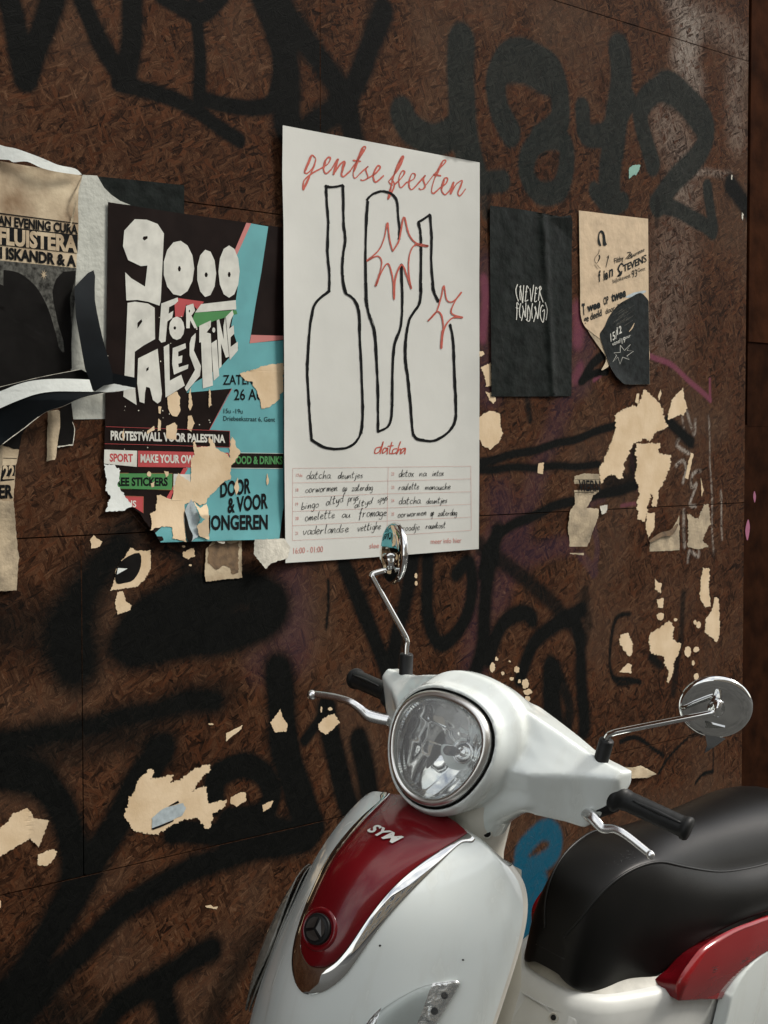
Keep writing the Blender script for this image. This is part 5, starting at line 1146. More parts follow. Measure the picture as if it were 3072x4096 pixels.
# ---- leg shield: a surface S(y, s) through four lengthwise curves
CURV = {   # lengthwise curves at fractions of the half width SW
 .00: [(.125, -.134), (.165, -.142), (.205, -.154), (.25, -.178), (.29, -.215), (.32, -.27), (.338, -.33), (.347, -.385), (.351, -.45), (.348, -.55), (.335, -.67)],
 .45: [(.128, -.136), (.152, -.145), (.182, -.161), (.216, -.188), (.249, -.226), (.277, -.28), (.298, -.34), (.312, -.395), (.319, -.46), (.318, -.56), (.305, -.68)],
 .75: [(.130, -.140), (.136, -.152), (.150, -.174), (.173, -.209), (.199, -.253), (.221, -.303), (.244, -.362), (.262, -.42), (.274, -.48), (.279, -.57), (.268, -.69)],
 .95: [(.116, -.157), (.110, -.176), (.116, -.205), (.132, -.24), (.151, -.281), (.170, -.328), (.190, -.382), (.206, -.437), (.217, -.495), (.221, -.58), (.213, -.70)],
 1.0: [(.100, -.168), (.090, -.189), (.091, -.218), (.103, -.253), (.119, -.295), (.135, -.342), (.152, -.396), (.166, -.450), (.175, -.507), (.178, -.591), (.172, -.71)],
}
SW = [.138, .156, .172, .184, .191, .195, .198, .199, .200, .200, .200]
TS = sorted(CURV); NS = 10
def _spl(x, xs, ys):
    """natural cubic spline through (xs, ys)"""
    xs = np.array(xs, float); ys = np.array(ys, float); n = len(xs); h = np.diff(xs)
    A = np.zeros((n, n)); r = np.zeros(n); A[0, 0] = A[-1, -1] = 1
    for i in range(1, n - 1):
        A[i, i - 1], A[i, i], A[i, i + 1] = h[i - 1], 2 * (h[i - 1] + h[i]), h[i]
        r[i] = 6 * ((ys[i + 1] - ys[i]) / h[i] - (ys[i] - ys[i - 1]) / h[i - 1])
    m = np.linalg.solve(A, r); k = min(max(int(np.searchsorted(xs, x)) - 1, 0), n - 2)
    a, b_ = xs[k + 1] - x, x - xs[k]
    return m[k] * a ** 3 / (6 * h[k]) + m[k + 1] * b_ ** 3 / (6 * h[k]) + (ys[k] / h[k] - m[k] * h[k] / 6) * a + (ys[k + 1] / h[k] - m[k + 1] * h[k] / 6) * b_
_lat = {}
def shield_row(s):
    s = round(s, 3)
    if s in _lat: return _lat[s]
    pts = []; w = _spl(s, range(NS + 1), SW)
    for t in TS:
        c = CURV[t]
        pts.append((t * w, _spl(s, range(NS + 1), [q[0] for q in c]), _spl(s, range(NS + 1), [q[1] for q in c])))
    full = [(-y, x, z) for y, x, z in pts[:0:-1]] + pts
    P = np.array(full); d = np.concatenate([[0], np.cumsum(np.linalg.norm(np.diff(P, axis=0), axis=1))]); d -= d[len(TS) - 1]
    _lat[s] = (d, P)
    return _lat[s]
def shield(y, s, off=0.0):
    """point on the apron at sideways position y and lengthwise s in [0,10]"""
    def raw(y, s):
        d, P = shield_row(max(0.0, min(10.0, s)))
        n0 = len(TS) - 1
        a = _spl(min(abs(y), P[-1, 0]), P[n0:, 0], d[n0:]) * (1 if y >= 0 else -1)
        return np.array([_spl(a, d, P[:, 1]), y, _spl(a, d, P[:, 2])])
    p = raw(y, s)
    if off:
        e = .002
        t1 = raw(y + e, s) - raw(y - e, s); s1, s0 = min(s + .05, 10), max(s - .05, 0); t2 = raw(y, s1) - raw(y, s0)
        n_ = np.cross(t2, t1); n_ /= np.linalg.norm(n_) + 1e-12
        if n_[0] < 0: n_ = -n_
        p = p + n_ * off
    return p
def shield_grid(ns=44, na=60):
    rows = []
    for i in range(ns + 1):
        s = 10 * i / ns; d, P = shield_row(s); r = []
        for k in range(na + 1):
            a = d[0] + (d[-1] - d[0]) * k / na
            r.append((_spl(a, d, P[:, 1]), _spl(a, d, P[:, 0]), _spl(a, d, P[:, 2])))
        rows.append(r)
    return rows
g = shield_grid()
inner = [[(x - .03 if abs(k - 30) > 29 else min(x - .03, .06 - .05 * (i / 44.0) + .0), y * .985, z - .004) for k, (x, y, z) in enumerate(r)] for i, r in enumerate(g)]
bm = bmesh.new(); loft(bm, g, closed=False)
top = g[0]
lip = [[(x - .016, y * .96, z + .001 - .004) for x, y, z in top], [(x - .03, y * .9, z - .03) for x, y, z in top]]
loft(bm, [top] + lip, closed=False)
bmesh.ops.remove_doubles(bm, verts=bm.verts, dist=.00005)
ap = sob('front_apron', bm, M['white'])
# inner leg shield, set back and slightly narrower: shows as the cream turned edge
gi = [[(x - .014, y * 1.0, z) for x, y, z in (r[0], r[1])] for r in g]
for sg in (0, 1):
    rows = []
    for r in g:
        e = r[-1] if sg else r[0]
        s_ = 1 if sg else -1
        rows.append([(e[0] + .003, e[1] - s_ * .001, e[2]), (e[0] - .006, e[1] - s_ * .0005, e[2] - .001), (e[0] - .016, e[1] - s_ * .003, e[2] - .002), (e[0] - .022, e[1] - s_ * .010, e[2] - .003), (e[0] - .022, e[1] - s_ * .05, e[2] - .004)])
    flat_obj('shield_edge', rows, M['cream_plastic'], None, closed=False)
flat_obj('inner_shield', [[(.055 + .05 * (i / 12.0), y * (.72 + .28 * min(1, i / 4.0)), -.185 - .48 * i / 12.0) for y in np.linspace(-.185, .185, 9)] for i in range(13)], M['cream_plastic'], closed=False)

# overlays on the apron: outline in (y, s), lifted by off + dome
def overlay(name, outline, mat, off, dome=None, parent=None, rim=0.0, fine=.012, holes=()):
    bm = bmesh.new()
    K = .045                                     # one s step ~ 45 mm, so that cells are even
    loops = [[Vector((y, s * K, 0)) for y, s in outline]] + [[Vector((y, s * K, 0)) for y, s in h] for h in holes]
    flat = [v for lp in loops for v in lp]; vs = [bm.verts.new(v) for v in flat]
    for t in tessellate_polygon(loops):
        try: bm.faces.new([vs[i] for i in t])
        except ValueError: pass
    refine(bm, fine)
    bnd = {v for e in bm.edges if e.is_boundary for v in e.verts}
    edges = [(e.verts[0].index, e.verts[1].index) for e in bm.edges if e.is_boundary]
    bm.verts.index_update()
    for v in bm.verts:
        y, s = v.co.x, v.co.y / K
        v.co = Vector(shield(y, s, off + (dome(y, s) if dome else 0.0)))
    if rim:
        be = [e for e in bm.edges if e.is_boundary]
        r = bmesh.ops.extrude_edge_only(bm, edges=be)
        for v in [q for q in r['geom'] if isinstance(q, bmesh.types.BMVert)]:
            v.co += Vector((-rim * .8, 0, -rim * .5))
    return sob(name, bm, mat, parent)
redw = [(.02, .077), (1, .074), (2, .068), (3, .0605), (4, .0535), (4.95, .046), (5.35, .041), (5.65, .034), (5.85, .024), (5.96, .012), (6.0, .003)]
chw = [(.02, .093), (.55, .093), (.85, .085), (1.2, .082), (2.47, .0815), (3.7, .0765), (4.7, .067), (5.4, .0595), (5.9, .052), (6.35, .038), (6.65, .020), (6.77, .005)]
def sym(w): return [(v, s) for s, v in w] + [(-v, s) for s, v in reversed(w)]
def dens(o, n=5): 
    out = []
    for a, b_ in zip(o, o[1:] + o[:1]):
        for k in range(n): out.append((a[0] + (b_[0] - a[0]) * k / n, a[1] + (b_[1] - a[1]) * k / n))
    return out
def halfw(w, s): return float(np.interp(s, [q[0] for q in w], [q[1] for q in w]))
def edge_path(w, n=120):
    """outline right side top -> tip -> left side top, resampled evenly"""
    pts = np.array([(v, q) for q, v in w] + [(-v, q) for q, v in reversed(w)], float)
    pts = np.array(smooth([tuple(p) for p in pts], 6)); m = pts * np.array([1, .045]); d = np.concatenate([[0], np.cumsum(np.linalg.norm(np.diff(m, axis=0), axis=1))])
    t = np.linspace(0, d[-1], n)
    return np.stack([np.interp(t, d, pts[:, 0]), np.interp(t, d, pts[:, 1])], 1)
ip, op = edge_path(redw), edge_path(chw)
rows = []
for (yi, si), (yo, so) in zip(ip, op):
    rows.append([tuple(shield(yi + (yo - yi) * t, si + (so - si) * t, h)) for t, h in ((-.06, -.001), (0, .0030), (.08, .0040), (.3, .0041), (.6, .0037), (.86, .0032), (.96, .0022), (1.0, -.0012))])
flat_obj('chrome_trim', rows, M['chrome'], ap, closed=False)
def reddome(y, s):
    t = abs(y) / max(halfw(redw, min(s, 6.0)), .006); e = 1 - min(1, t) ** 6
    endd = min(1.0, max(0.0, (6.02 - s) / .5)); return .0055 * e * endd ** .5 + .001
rows = []
for i in range(61):
    q = .02 + 5.98 * (1 - (1 - i / 60.0) ** 1.5); hw_ = halfw(redw, q)
    row = []
    for j in range(-14, 15):
        t = math.sin(j / 14.0 * math.pi / 2); row.append(tuple(shield(t * hw_, q, .0030 + reddome(t * hw_, q))))
    e0, e1 = shield(-hw_, q, .0), shield(hw_, q, .0)
    rows.append([tuple(e0)] + row + [tuple(e1)])
rp_ = flat_obj('red_panel', rows, M['red'], ap, closed=False)
# badge: ring recess and dark round emblem
s_b = 5.17
bc = shield(-.004, s_b, .0085); b2_ = shield(-.004, s_b + .1, .0085); b3_ = shield(.008, s_b, .0085)
bn = np.cross(b3_ - bc, b2_ - bc); bn /= np.linalg.norm(bn); bn = bn if bn[0] > 0 else -bn
bm = bmesh.new(); lathe(bm, bc, bn, [(.032, -.006), (.0315, -.0005), (.029, .0022), (.0245, .0012), (.0232, -.001)], 40); sob('badge_ring', bm, M['red'], rp_)
bm = bmesh.new(); lathe(bm, bc, bn, [(.0225, -.004), (.0225, .005), (.0205, .0065), (.0195, .0055), (.0188, .0068), (.0, .0080)], 36); bd = sob('emblem', bm, M['dark_plastic'], rp_)
for k in range(3):
    t0 = math.radians(90 + 120 * k); bm = bmesh.new()
    e1 = (b3_ - bc) / np.linalg.norm(b3_ - bc); e2 = np.cross(bn, e1)
    P0 = bc + bn * .0102
    q = [P0 + e1 * (r * math.cos(t0 + a)) + e2 * (r * math.sin(t0 + a)) + bn * h for r, a, h in ((.0022, 1.05, 0), (.0165, .14, -.0014), (.0170, .6, -.0014), (.0170, 1.05, -.0014), (.0170, 1.5, -.0014), (.0165, 1.95, -.0014))]
    bm.faces.new([bm.verts.new(Vector(v)) for v in q]); sob('emblem_facet', bm, M['emblem_steel'], bd, False)
# badge letters
def apron_text(s, y0, s0, y1, s1, hgt_y, hgt_s, name):
    co, faces = text_mesh(s, .03, .25)
    u = (co[:, 0] - co[:, 0].min()) / (co[:, 0].max() - co[:, 0].min()); v = co[:, 1] / CAPH
    bm = bmesh.new(); vs = []
    for a, b_ in zip(u, v):
        y = y0 + (y1 - y0) * a + hgt_y * b_; ss = s0 + (s1 - s0) * a + hgt_s * b_
        vs.append(bm.verts.new(Vector(shield(y, ss, .0042 + reddome(y, ss) + .0012))))
    for f in faces:
        try: bm.faces.new([vs[i] for i in f])
        except ValueError: pass
    return sob(name, bm, M['wht_letter'], rp_, False)
apron_text('SYM', -.030, 2.52, .023, 2.47, 0, -.34, 'badge_lettering')

sm_l = [(-.083 - .006 * math.sin(q), 5.6 + q * .55) for q in range(8)]
overlay('panel_seam', [(y - .0004, q) for y, q in sm_l] + [(y + .0004, q) for y, q in reversed(sm_l)], M['collar'], .0004, None, ap)
cr_ = random.Random(9)
for _ in range(9):
    y_, q_ = cr_.uniform(-.13, .16), cr_.uniform(4.0, 8.0)
    if abs(y_) < halfw(chw, min(q_, 6.7)) + .008: continue
    r_ = cr_.uniform(.0007, .0016)
    overlay('paint_chip', [(y_ + r_ * math.cos(t) * cr_.uniform(.6, 1.3), q_ + r_ * 22 * math.sin(t) * cr_.uniform(.6, 1.3)) for t in np.linspace(0, 5.5, 7)], M['rubber'], .0004, None, ap)

# turn lamps on the apron
def lens(sg):
    o = [(sg * y, s) for y, s in smooth([(.1635, 5.02), (.150, 5.2), (.133, 5.42), (.118, 5.76), (.106, 6.12), (.097, 6.5), (.091, 7.0), (.090, 7.6), (.098, 8.2), (.116, 8.4), (.134, 8.1), (.148, 7.3), (.158, 6.4), (.1635, 5.6), (.1655, 5.15)], 3, True)]
    base_ = overlay('turn_lamp', o, M['lamp_silver'], .0012, None, ap, .004, .010)
    return base_, o
tlR, oR = lens(1)
gdome = lambda y, s: .0012 + .006 * max(0.0, 1 - ((abs(y) - .125) / .045) ** 2) * max(0, 1 - ((s - 7.0) / 2.1) ** 2)
overlay('lamp_glass', oR, M['glass_clear'], .0035, gdome, tlR, .003, .008)
for y, s, r in ((.1575, 5.45, .0050), (.1545, 5.85, .0052), (.150, 6.3, .0052), (.145, 6.8, .0052)):
    p0 = shield(y, s, .002); bm = bmesh.new(); lathe(bm, p0, (.75, .65, .1), [(r, -.002), (r, .0015), (r * .6, .003), (0, .0035)], 16); sob('led_stud', bm, M['dark_plastic'], tlR)
p0 = shield(.118, 7.3, .0); bm = bmesh.new(); lathe(bm, p0 - np.array([.004, 0, 0]), (.8, .55, .15), [(.022, .0), (.021, .004), (.012, .001), (.004, .0005), (0, 0)], 24); sob('lamp_bowl', bm, M['satin'], tlR)
bm = bmesh.new(); lathe(bm, p0, (.8, .55, .15), [(.0065, -.002), (.0075, .003), (.005, .0065), (0, .0075)], 16); sob('bulb', bm, M['amber'], tlR)
bm = bmesh.new()
smoke = pmat('smoked ribbed lamp lens', (.15, .145, .125), .18, noise=.2, scale=60, coat=.5)
oL2 = [(-y, s) for y, s in smooth([(.178, 4.3), (.163, 4.9), (.154, 5.6), (.150, 6.3), (.151, 7.0), (.158, 7.7), (.170, 8.3), (.180, 8.3), (.189, 7.4), (.191, 6.2), (.189, 5.0), (.184, 4.4)], 3, True)]
tlL = overlay('turn_lamp', oL2, smoke, .0010, None, ap, .003, .008)
overlay('lamp_glass', oL2, smoke, .0035, lambda y, s: .0012 + .0004 * math.sin(y * 4200) + .0085 * max(0.0, 1 - ((abs(y) - .170) / .021) ** 2) * max(0.0, 1 - ((s - 6.4) / 2.2) ** 2), tlL, .003, .004)

# ---- mirrors, stalks, grips, levers
def mirror(boot0, boot1, stalk, centre, nrm, rad, hub_from, seg=56):
    bm = bmesh.new(); b0, b1 = Vector(boot0), Vector(boot1); ax = b1 - b0; L = ax.length
    lathe(bm, b0, ax, [(.0125, -.006), (.0148, -.001), (.0148, .0035), (.0112, .006), (.0112, L - .002), (.0098, L), (0, L)], 24); sob('mirror_boot', bm, M['rubber'])
    nv = Vector(nrm).normalized(); c = Vector(centre)
    bm = bmesh.new()
    prof = [(.0, .0012), (rad * .35, .0010), (rad * .65, .0006), (rad * .88, -.0002), (rad * .97, -.0022), (rad, -.006), (rad * .995, -.0085), (rad * .96, -.010), (0, -.010)]
    lathe(bm, c, nv, prof, seg); m_ = sob('mirror', bm, M['chrome'])
    bm = bmesh.new(); lathe(bm, c, nv, [(rad * .955, -.0101), (rad * .95, -.0108), (0, -.0108)], seg); sob('mirror_glass', bm, M['chrome'], m_)
    bm = bmesh.new(); tube(bm, stalk, .0047, 14, 8); sob('mirror_stalk', bm, M['chrome'])
    h = Vector(hub_from); d = (h - c).normalized(); bm = bmesh.new(); L2 = (h - c).length
    lathe(bm, c, d, [(.0125, .002), (.0125, .007), (.0108, .009), (.0098, .012), (.0098, .013), (.0070, .018), (.0062, L2 + .002), (0, L2 + .002)], 24); sob('mirror_hub', bm, M['chrome'], m_)
    return m_
# near side (rider's left)
VN = np.array([-FW @ _f, -FW @ _l, -FW @ _u]); VR = np.array([RT @ _f, RT @ _l, RT @ _u]); VU = np.array([UP @ _f, UP @ _l, UP @ _u])   # towards the viewer, right, up
nR = VN * .86 + VU * -.47 + VR * -.16
mR = mirror((0, .194, -.001), (.004, .199, .040), [(.004, .199, .036), (.005, .2, .046), (.004, .208, .054), (-.002, .235, .070), (-.0215, .330, .123), (-.027, .342, .131), (-.026, .346, .138), (-.029, .344, .146)], np.array([-.048, .332, .128]) , nR, .0525, (-.029, .344, .145))
bm = bmesh.new(); loft(bm, [[tuple(np.array([-.050, .332, .128]) + VR * a + VU * b_ + VN * (-.004 + h)) for a, b_ in ((-.016, -.036), (.014, -.042), (-.002, -.054), (-.017, -.063), (-.013, -.052))] for h in (0, .003)]); sob('mirror_chip', bm, M['chrome'], mR, False)
# far side
nL = VN * .38 + VR * -.92 + VU * .03
mirror((0, -.194, -.001), (.002, -.200, .040), [(.002, -.200, .036), (.001, -.2035, .050), (.0, -.206, .060), (.006, -.216, .076), (.029, -.271, .143), (.030, -.277, .151), (.025, -.278, .154), (.005, -.272, .160)], np.array([-.014, -.275, .187]) - VR * .008, nL, .0515, (-.003, -.270, .163))
for sg in (1, -1):
    bm = bmesh.new()
    p0, p1 = Vector((-.010, .205 * sg, -.040)), Vector((-.043, .338 * sg, -.0545)); ax = p1 - p0; L = ax.length
    prof = [(.0185, 0), (.0185, .010), (.0235, .016), (.0245, .021), (.0235, .026), (.0165, .030), (.0165, .036), (.0152, .040)]
    for k in range(14): prof += [(.0156 if k % 2 else .0152, .044 + (L - .060) * k / 13)]
    prof += [(.0155, L - .012), (.0180, L - .009), (.0182, L - .004), (.0160, L), (0, L)]
    lathe(bm, p0, ax, prof, 28); gr_ = sob('handlebar_grip', bm, M['rubber'])
    bm = bmesh.new(); tube(bm, [tuple(p0 + ax * .38 + Vector((.013, 0, .009))), tuple(p0 + ax * .66 + Vector((.0136, 0, .0095))), tuple(p0 + ax * .93 + Vector((.013, 0, .009)))], [.0016, .0034, .0016], 8, 5); sob('grip_rib', bm, M['rubber'], gr_)
    # lever bracket and lever
    bm = bmesh.new()
    loft(bm, [[(x * 1.0, y * sg, z) for x, y, z in r] for r in ([(.004, .190, -.050), (.012, .190, -.080), (.002, .190, -.090), (-.02, .190, -.085), (-.02, .19, -.045)], [(.000, .212, -.040), (.010, .212, -.066), (.000, .206, -.084), (-.02, .208, -.080), (-.03, .214, -.04)], [(-.008, .238, -.030), (.000, .236, -.050), (-.008, .230, -.066), (-.02, .230, -.065), (-.03, .238, -.034)])]); sob('lever_bracket', bm, M['dark_plastic'])
    if sg > 0: path = [(.012, .192, -.074), (.020, .212, -.0745), (.020, .232, -.083), (.018, .250, -.0775), (.017, .270, -.0785), (.013, .300, -.0880), (.011, .313, -.0925)]
    else: path = [(.012, -.200, -.074), (.026, -.235, -.0765), (.034, -.252, -.0680), (.040, -.268, -.0625), (.044, -.300, -.0650), (.049, -.335, -.0720), (.050, -.345, -.0755)]
    q = smooth(path, 6); rr2 = np.interp(np.linspace(0, 1, len(q)), [0, .15, .35, .5, .9, 1], [.0095, .0100, .0072, .0062, .0056, .0066])
    rings = []
    for i, p in enumerate(q):
        a, b_ = Vector(q[max(0, i - 1)]), Vector(q[min(len(q) - 1, i + 1)]); d = (b_ - a).normalized()
        w_ = d.cross(Vector((1, 0, .25))).normalized(); t_ = d.cross(w_)
        rings.append([Vector(p) + w_ * (rr2[i] * math.cos(t)) + t_ * (rr2[i] * .62 * math.sin(t)) for t in [2 * math.pi * k / 14 for k in range(14)]])
    bm = bmesh.new(); loft(bm, rings)
    if sg < 0: lathe(bm, Vector(path[-1]) + Vector((0, .006, 0)), (0, -1, -.1), [(.001, -.004), (.006, -.002), (.0085, .003), (.0085, .007), (.006, .011), (.001, .0135)], 16)
    else: lathe(bm, Vector(path[-1]) + Vector((0, -.004, .001)), (0, .95, -.35), [(.001, -.003), (.0056, 0), (.0066, .005), (.005, .0095), (.001, .011)], 14)
    sob('brake_lever', bm, M['alu'])

# ---- seat: sections along the length; each section runs from the near bottom over the top to the far bottom
YC = .045          # the rear of the scooter sits this much towards the street (the steering is not quite straight)
SE = [  # x, half width of the piping line, z piping, z crown, half width at the widest, z widest, half width bottom, z bottom
 (-.2215, .016, -.402, -.397, .030, -.43, .026, -.458), (-.226, .026, -.380, -.374, .042, -.42, .042, -.468), (-.234, .036, -.356, -.350, .054, -.41, .055, -.475), (-.252, .045, -.323, -.317, .066, -.40, .066, -.482),
 (-.290, .053, -.292, -.286, .080, -.39, .080, -.488), (-.345, .060, -.276, -.268, .093, -.38, .086, -.493), (-.400, .068, -.275, -.262, .106, -.378, .103, -.487),
 (-.450, .076, -.288, -.260, .116, -.38, .116, -.456), (-.520, .087, -.307, -.258, .126, -.378, .129, -.425), (-.590, .096, -.322, -.256, .134, -.375, .143, -.406),
 (-.670, .104, -.329, -.255, .143, -.37, .153, -.400), (-.760, .112, -.329, -.254, .149, -.37, .158, -.400), (-.860, .114, -.318, -.256, .148, -.362, .156, -.400),
 (-.960, .105, -.318, -.270, .130, -.360, .135, -.400), (-1.02, .080, -.330, -.295, .100, -.365, .100, -.400), (-1.05, .040, -.350, -.335, .050, -.375, .050, -.400)]
def seat_sec(r):
    x, wp, zp_, zc, ww, zw, wb_, zb_ = r
    half = [(0, zc), (wp * .45, zc - (zc - zp_) * .10), (wp * .80, zc - (zc - zp_) * .48), (wp * .955, zc - (zc - zp_) * .86), (wp, zp_), (wp + (ww - wp) * .30, zp_ - (zp_ - zw) * .16), (wp + (ww - wp) * .75, zp_ - (zp_ - zw) * .5), (ww, zw), (ww + (wb_ - ww) * .35, zw + (zb_ - zw) * .5), (wb_, zb_ + .006), (wb_ - .0005, zb_ - .0015), (wb_ * .9, zb_ - .003)]
    return [(x - .0 * i, y, z) for i, (y, z) in enumerate(half)][::-1] + [(x, -y, z) for y, z in half[1:]]
def seat_interp(n=60):
    xs = np.linspace(0, len(SE) - 1, n); A = np.array(SE, float)
    return [[_spl(t, range(len(SE)), A[:, k]) for k in range(8)] for t in xs]
SI = seat_interp(64)
bm = bmesh.new(); secs = [seat_sec(r) for r in SI]
vr = loft(bm, secs, closed=False)
bm.faces.new(vr[0]); bm.faces.new(vr[-1][::-1])
seat = sob('seat', bm, M['seat'])
md = seat.modifiers.new('sub', 'SUBSURF'); md.levels = 1; md.render_levels = 1
for sg in (1, -1):
    bm = bmesh.new(); tube(bm, [(r[0], sg * (r[1] + .0012), r[2] - .0010) for r in SI[1:]], .0022, 8, sm=False); sob('piping', bm, M['seat_side'], seat)
bm = bmesh.new(); tube(bm, [(r[0] + .0, sg2, z2) for r, sg2, z2 in [((-.2225,), y_, -.432 + .0 * y_) for y_ in np.linspace(-.03, .03, 7)]], .0012, 6, sm=False); sob('seam', bm, M['seat_side'], seat)
# scuff by the lever end
sr = random.Random(4); bm = bmesh.new()
for _ in range(46):
    x = sr.gauss(-.345, .020); y = sr.gauss(.034, .008)
    r = min(SI, key=lambda q: abs(q[0] - x)); f_ = abs(y) / r[1]; z = r[3] - (r[3] - r[2]) * np.interp(f_, [0, .45, .8, .955, 1], [0, .1, .48, .86, 1]) + .0003
    a = sr.uniform(-.6, .6); L_ = sr.uniform(.001, .0045); w_ = .0004
    d = Vector((math.cos(a), math.sin(a), 0)); n_ = Vector((-d.y, d.x, 0)); c = Vector((x, y, z))
    bm.faces.new([bm.verts.new(v) for v in (c - d * L_, c + n_ * w_, c + d * L_, c - n_ * w_)])
sob('scuff_mark', bm, M['scuff'], seat, False, False)

# ---- body under the seat
def body_ring(z, xf, wf, xs_, ws, xr, wr, rc=.05, n=10):
    """plan outline at height z: front face at xf (half width wf), shoulders at xs_ (ws), rear at xr (wr)"""
    half = smooth([(xf, 0), (xf - .002, wf * .55), (xf - .012, wf), (xf - .05, wf + (ws - wf) * .45), ((xf + xs_) / 2 - .02, wf + (ws - wf) * .8), (xs_, ws), ((xs_ + xr) / 2, (ws + wr) / 2 + .006), (xr + .05, wr), (xr, wr * .45), (xr, 0)], 4)
    return [(x, y, z) for x, y in half] + [(x, -y, z) for x, y in half[-2:0:-1]]
sb_ = flat_obj('seat_base', [body_ring(-.430, -.275, .025, -.56, .090, -1.0, .08), body_ring(-.470, -.246, .036, -.53, .105, -1.02, .09), body_ring(-.486, -.231, .050, -.49, .130, -1.03, .10), body_ring(-.498, -.226, .057, -.47, .141, -1.03, .11)], M['collar'])
bf_ = flat_obj('body_front', [body_ring(-.486, -.229, .056, -.46, .138, -1.03, .11), body_ring(-.494, -.219, .064, -.45, .147, -1.03, .115), body_ring(-.510, -.211, .068, -.45, .150, -1.04, .12), body_ring(-.56, -.204, .070, -.45, .152, -1.05, .12), body_ring(-.66, -.190, .072, -.45, .152, -1.05, .11), body_ring(-.78, -.175, .075, -.46, .15, -1.0, .10)], M['white_soft'])
# service lid in the front face with its keyhole
lid = smooth([(-.030, -.520), (.02, -.519), (.066, -.520), (.078, -.535), (.080, -.62), (.07, -.70), (-.04, -.70), (-.046, -.62), (-.042, -.534)], 3, True)
def front_x(y, z): return -.2095 + (z + .51) * -.135 - 3.0 * y * y
ld_ = flat_obj('service_lid', [[(front_x(y * k, z) + d, y * k, z) for y, z in lid] for d, k in ((-.006, 1), (.0008, 1.0), (.0022, .97))], M['white_soft'])
bm = bmesh.new(); lathe(bm, (front_x(.041, -.531) + .002, .041, -.531), (1, .3, .2), [(.0088, -.004), (.0090, .0012), (.0070, .0018), (.0062, -.0004), (0, -.001)], 22); lk = sob('lock_ring', bm, M['cream_plastic'])
bm = bmesh.new(); lathe(bm, (front_x(.041, -.531) + .0030, .041, -.531), (1, .3, .2), [(.0046, -.002), (.0043, .0006), (0, .0008)], 14); sob('keyhole', bm, M['dark_plastic'], lk)
# red swoosh panels and white side covers
def side_pt(x, z, sg, off=0.0):
    w = np.interp(x, [-1.05, -.95, -.8, -.62, -.50, -.40], [.10, .130, .154, .158, .154, .148])
    return (x, sg * (w + off), z)
def side_panel(name, outline, mat, off, sg, parent=None, dome=None, rim=.01):
    bm = bmesh.new(); loops = [[Vector((a, b_, 0)) for a, b_ in outline]]
    vs = [bm.verts.new(v) for v in loops[0]]
    for t in tessellate_polygon(loops):
        try: bm.faces.new([vs[i] for i in t])
        except ValueError: pass
    refine(bm, .022)
    for v in bm.verts:
        x, z = v.co.x, v.co.y
        v.co = Vector(side_pt(x, z, sg, off + (dome(x, z) if dome else 0)))
    be = [e for e in bm.edges if e.is_boundary]; r = bmesh.ops.extrude_edge_only(bm, edges=be)
    for v in [q for q in r['geom'] if isinstance(q, bmesh.types.BMVert)]: v.co += Vector((0, -sg * rim, 0))
    return sob(name, bm, mat, parent)
RIDGE = [(-.404, -.496), (-.399, -.462), (-.428, -.432), (-.468, -.412), (-.55, -.402), (-.64, -.403), (-.72, -.408), (-.82, -.408), (-.92, -.41), (-1.0, -.42)]
up_e = smooth(RIDGE, 5)
lo_e = smooth([(-1.0, -.485), (-.90, -.480), (-.80, -.474), (-.731, -.472), (-.675, -.473), (-.627, -.480), (-.592, -.497), (-.570, -.520), (-.562, -.536)], 5)
for sg in (1, -1):
    rpn = side_panel('red_panel', up_e + lo_e, M['red_bright'], .008, sg, None, lambda x, z: .006 * math.sin(max(0, min(1, (z + .52) / .12)) * math.pi))
    # front bevel of the panel, running in under the seat
    fb = smooth(RIDGE[:8], 5)
    rows = []
    for k, (x, z) in enumerate(fb):
        q = k / (len(fb) - 1); p = np.array(side_pt(x, z, sg, .009))
        w0 = max(0.0, 1 - q / .22); tgt = np.array((x + .007 * w0 - .016 * (1 - w0), sg * (p[1] * sg - .050 + .02 * q), z + .004 * w0 - .024 * (1 - w0)))
        rows.append([tuple(p + (tgt - p) * t) for t in (0, .3, .65, 1)])
    flat_obj('panel_bevel', rows, M['red'], rpn, closed=False)
    wc = smooth([(-.572, -.545), (-.579, -.524), (-.600, -.502), (-.633, -.485), (-.68, -.478), (-.731, -.477), (-.80, -.479), (-.92, -.485), (-1.0, -.49), (-1.06, -.50), (-1.08, -.56), (-1.02, -.66), (-.90, -.74), (-.74, -.76), (-.62, -.72), (-.575, -.64)], 5, True)
    side_panel('side_cover', wc, M['white'], .008, sg, None, lambda x, z: .010 * max(0, 1 - ((z + .60) / .16) ** 2), .02)

for o_ in list(scoot.children):
    if o_.name.split('.')[0] in ('seat', 'seat_base', 'body_front', 'service_lid', 'lock_ring', 'side_cover') or (o_.name.startswith('red_panel')):
        o_.location.y += YC

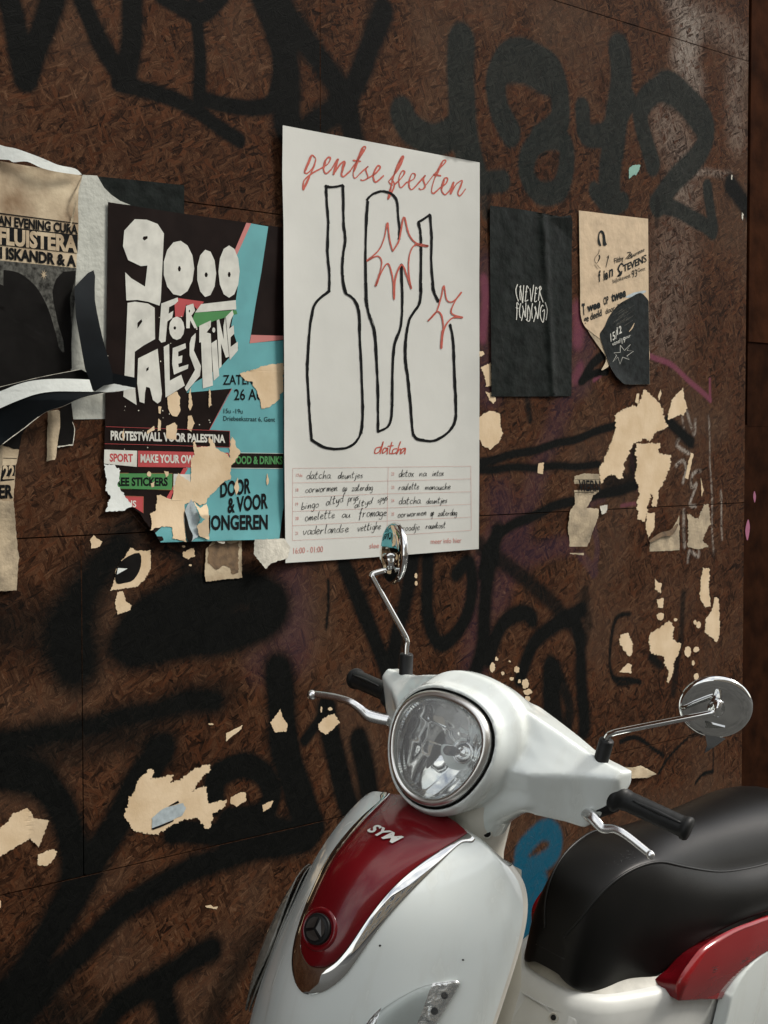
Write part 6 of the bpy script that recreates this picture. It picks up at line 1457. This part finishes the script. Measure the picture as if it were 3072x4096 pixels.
# ---- lower parts outside the picture: floorboard, wheels, fender, fork, stand, tail
flat_obj('floorboard', [[(x, y, z) for y, z in ((-.17, -.80), (.17, -.80), (.18, -.83), (.15, -.87), (-.15, -.87), (-.18, -.83))] for x in (.16, .05, -.12, -.26)], M['white_soft'], sm=False)
flat_obj('front_fender', [[(x, yy, zz) for yy, zz in [(.065 * math.sin(a), z + .05 * math.cos(a)) for a in np.linspace(-1.5, 1.5, 9)]] for x, z in ((.56, -.80), (.52, -.70), (.44, -.64), (.36, -.62), (.28, -.66))], M['white'], closed=False)
for x in (.405, -.855):
    R_ = .215; cz = -HZ + R_
    bm = bmesh.new(); rings = []
    for i in range(40):
        t = 2 * math.pi * i / 40
        rings.append([(x + (R_ - .045 + .045 * math.cos(a)) * math.cos(t), .050 * math.sin(a), cz + (R_ - .045 + .045 * math.cos(a)) * math.sin(t)) for a in [2 * math.pi * k / 12 for k in range(12)]])
    loft(bm, rings + [rings[0]], (False, False)); wh = sob('wheel', bm, M['tyre'])
    bm = bmesh.new(); lathe(bm, (x, -.03, cz), (0, 1, 0), [(.125, 0), (.130, .004), (.130, .056), (.125, .06), (.04, .045), (.03, .07), (0, .07)], 28); sob('rim', bm, M['satin'], wh)
for sg in (1, -1):
    bm = bmesh.new(); tube(bm, [(.405, .07 * sg, -HZ + .215), (.30, .07 * sg, -.62), (.26, .05 * sg, -.50)], .016, 10); sob('fork_leg', bm, M['dark_plastic'])
bm = bmesh.new(); tube(bm, [(-.30, .12, -.86), (-.34, .20, -.95), (-.36, .245, -1.015)], .010, 8); sob('side_stand', bm, M['dark_plastic'])
bm = bmesh.new(); lathe(bm, (-1.07, 0, -.53), (-1, 0, .1), [(.06, -.03), (.06, .02), (.04, .035), (0, .04)], 24); sob('tail_lamp', bm, M['red_bright'])
bm = bmesh.new(); loft(bm, [ell_ring(x, -.12, z, .001, r, 14, 2) for x, z, r in ((-.45, -.86, .03), (-.60, -.84, .05), (-.95, -.78, .055), (-1.0, -.775, .04))]); sob('exhaust', bm, M['dark_plastic'])
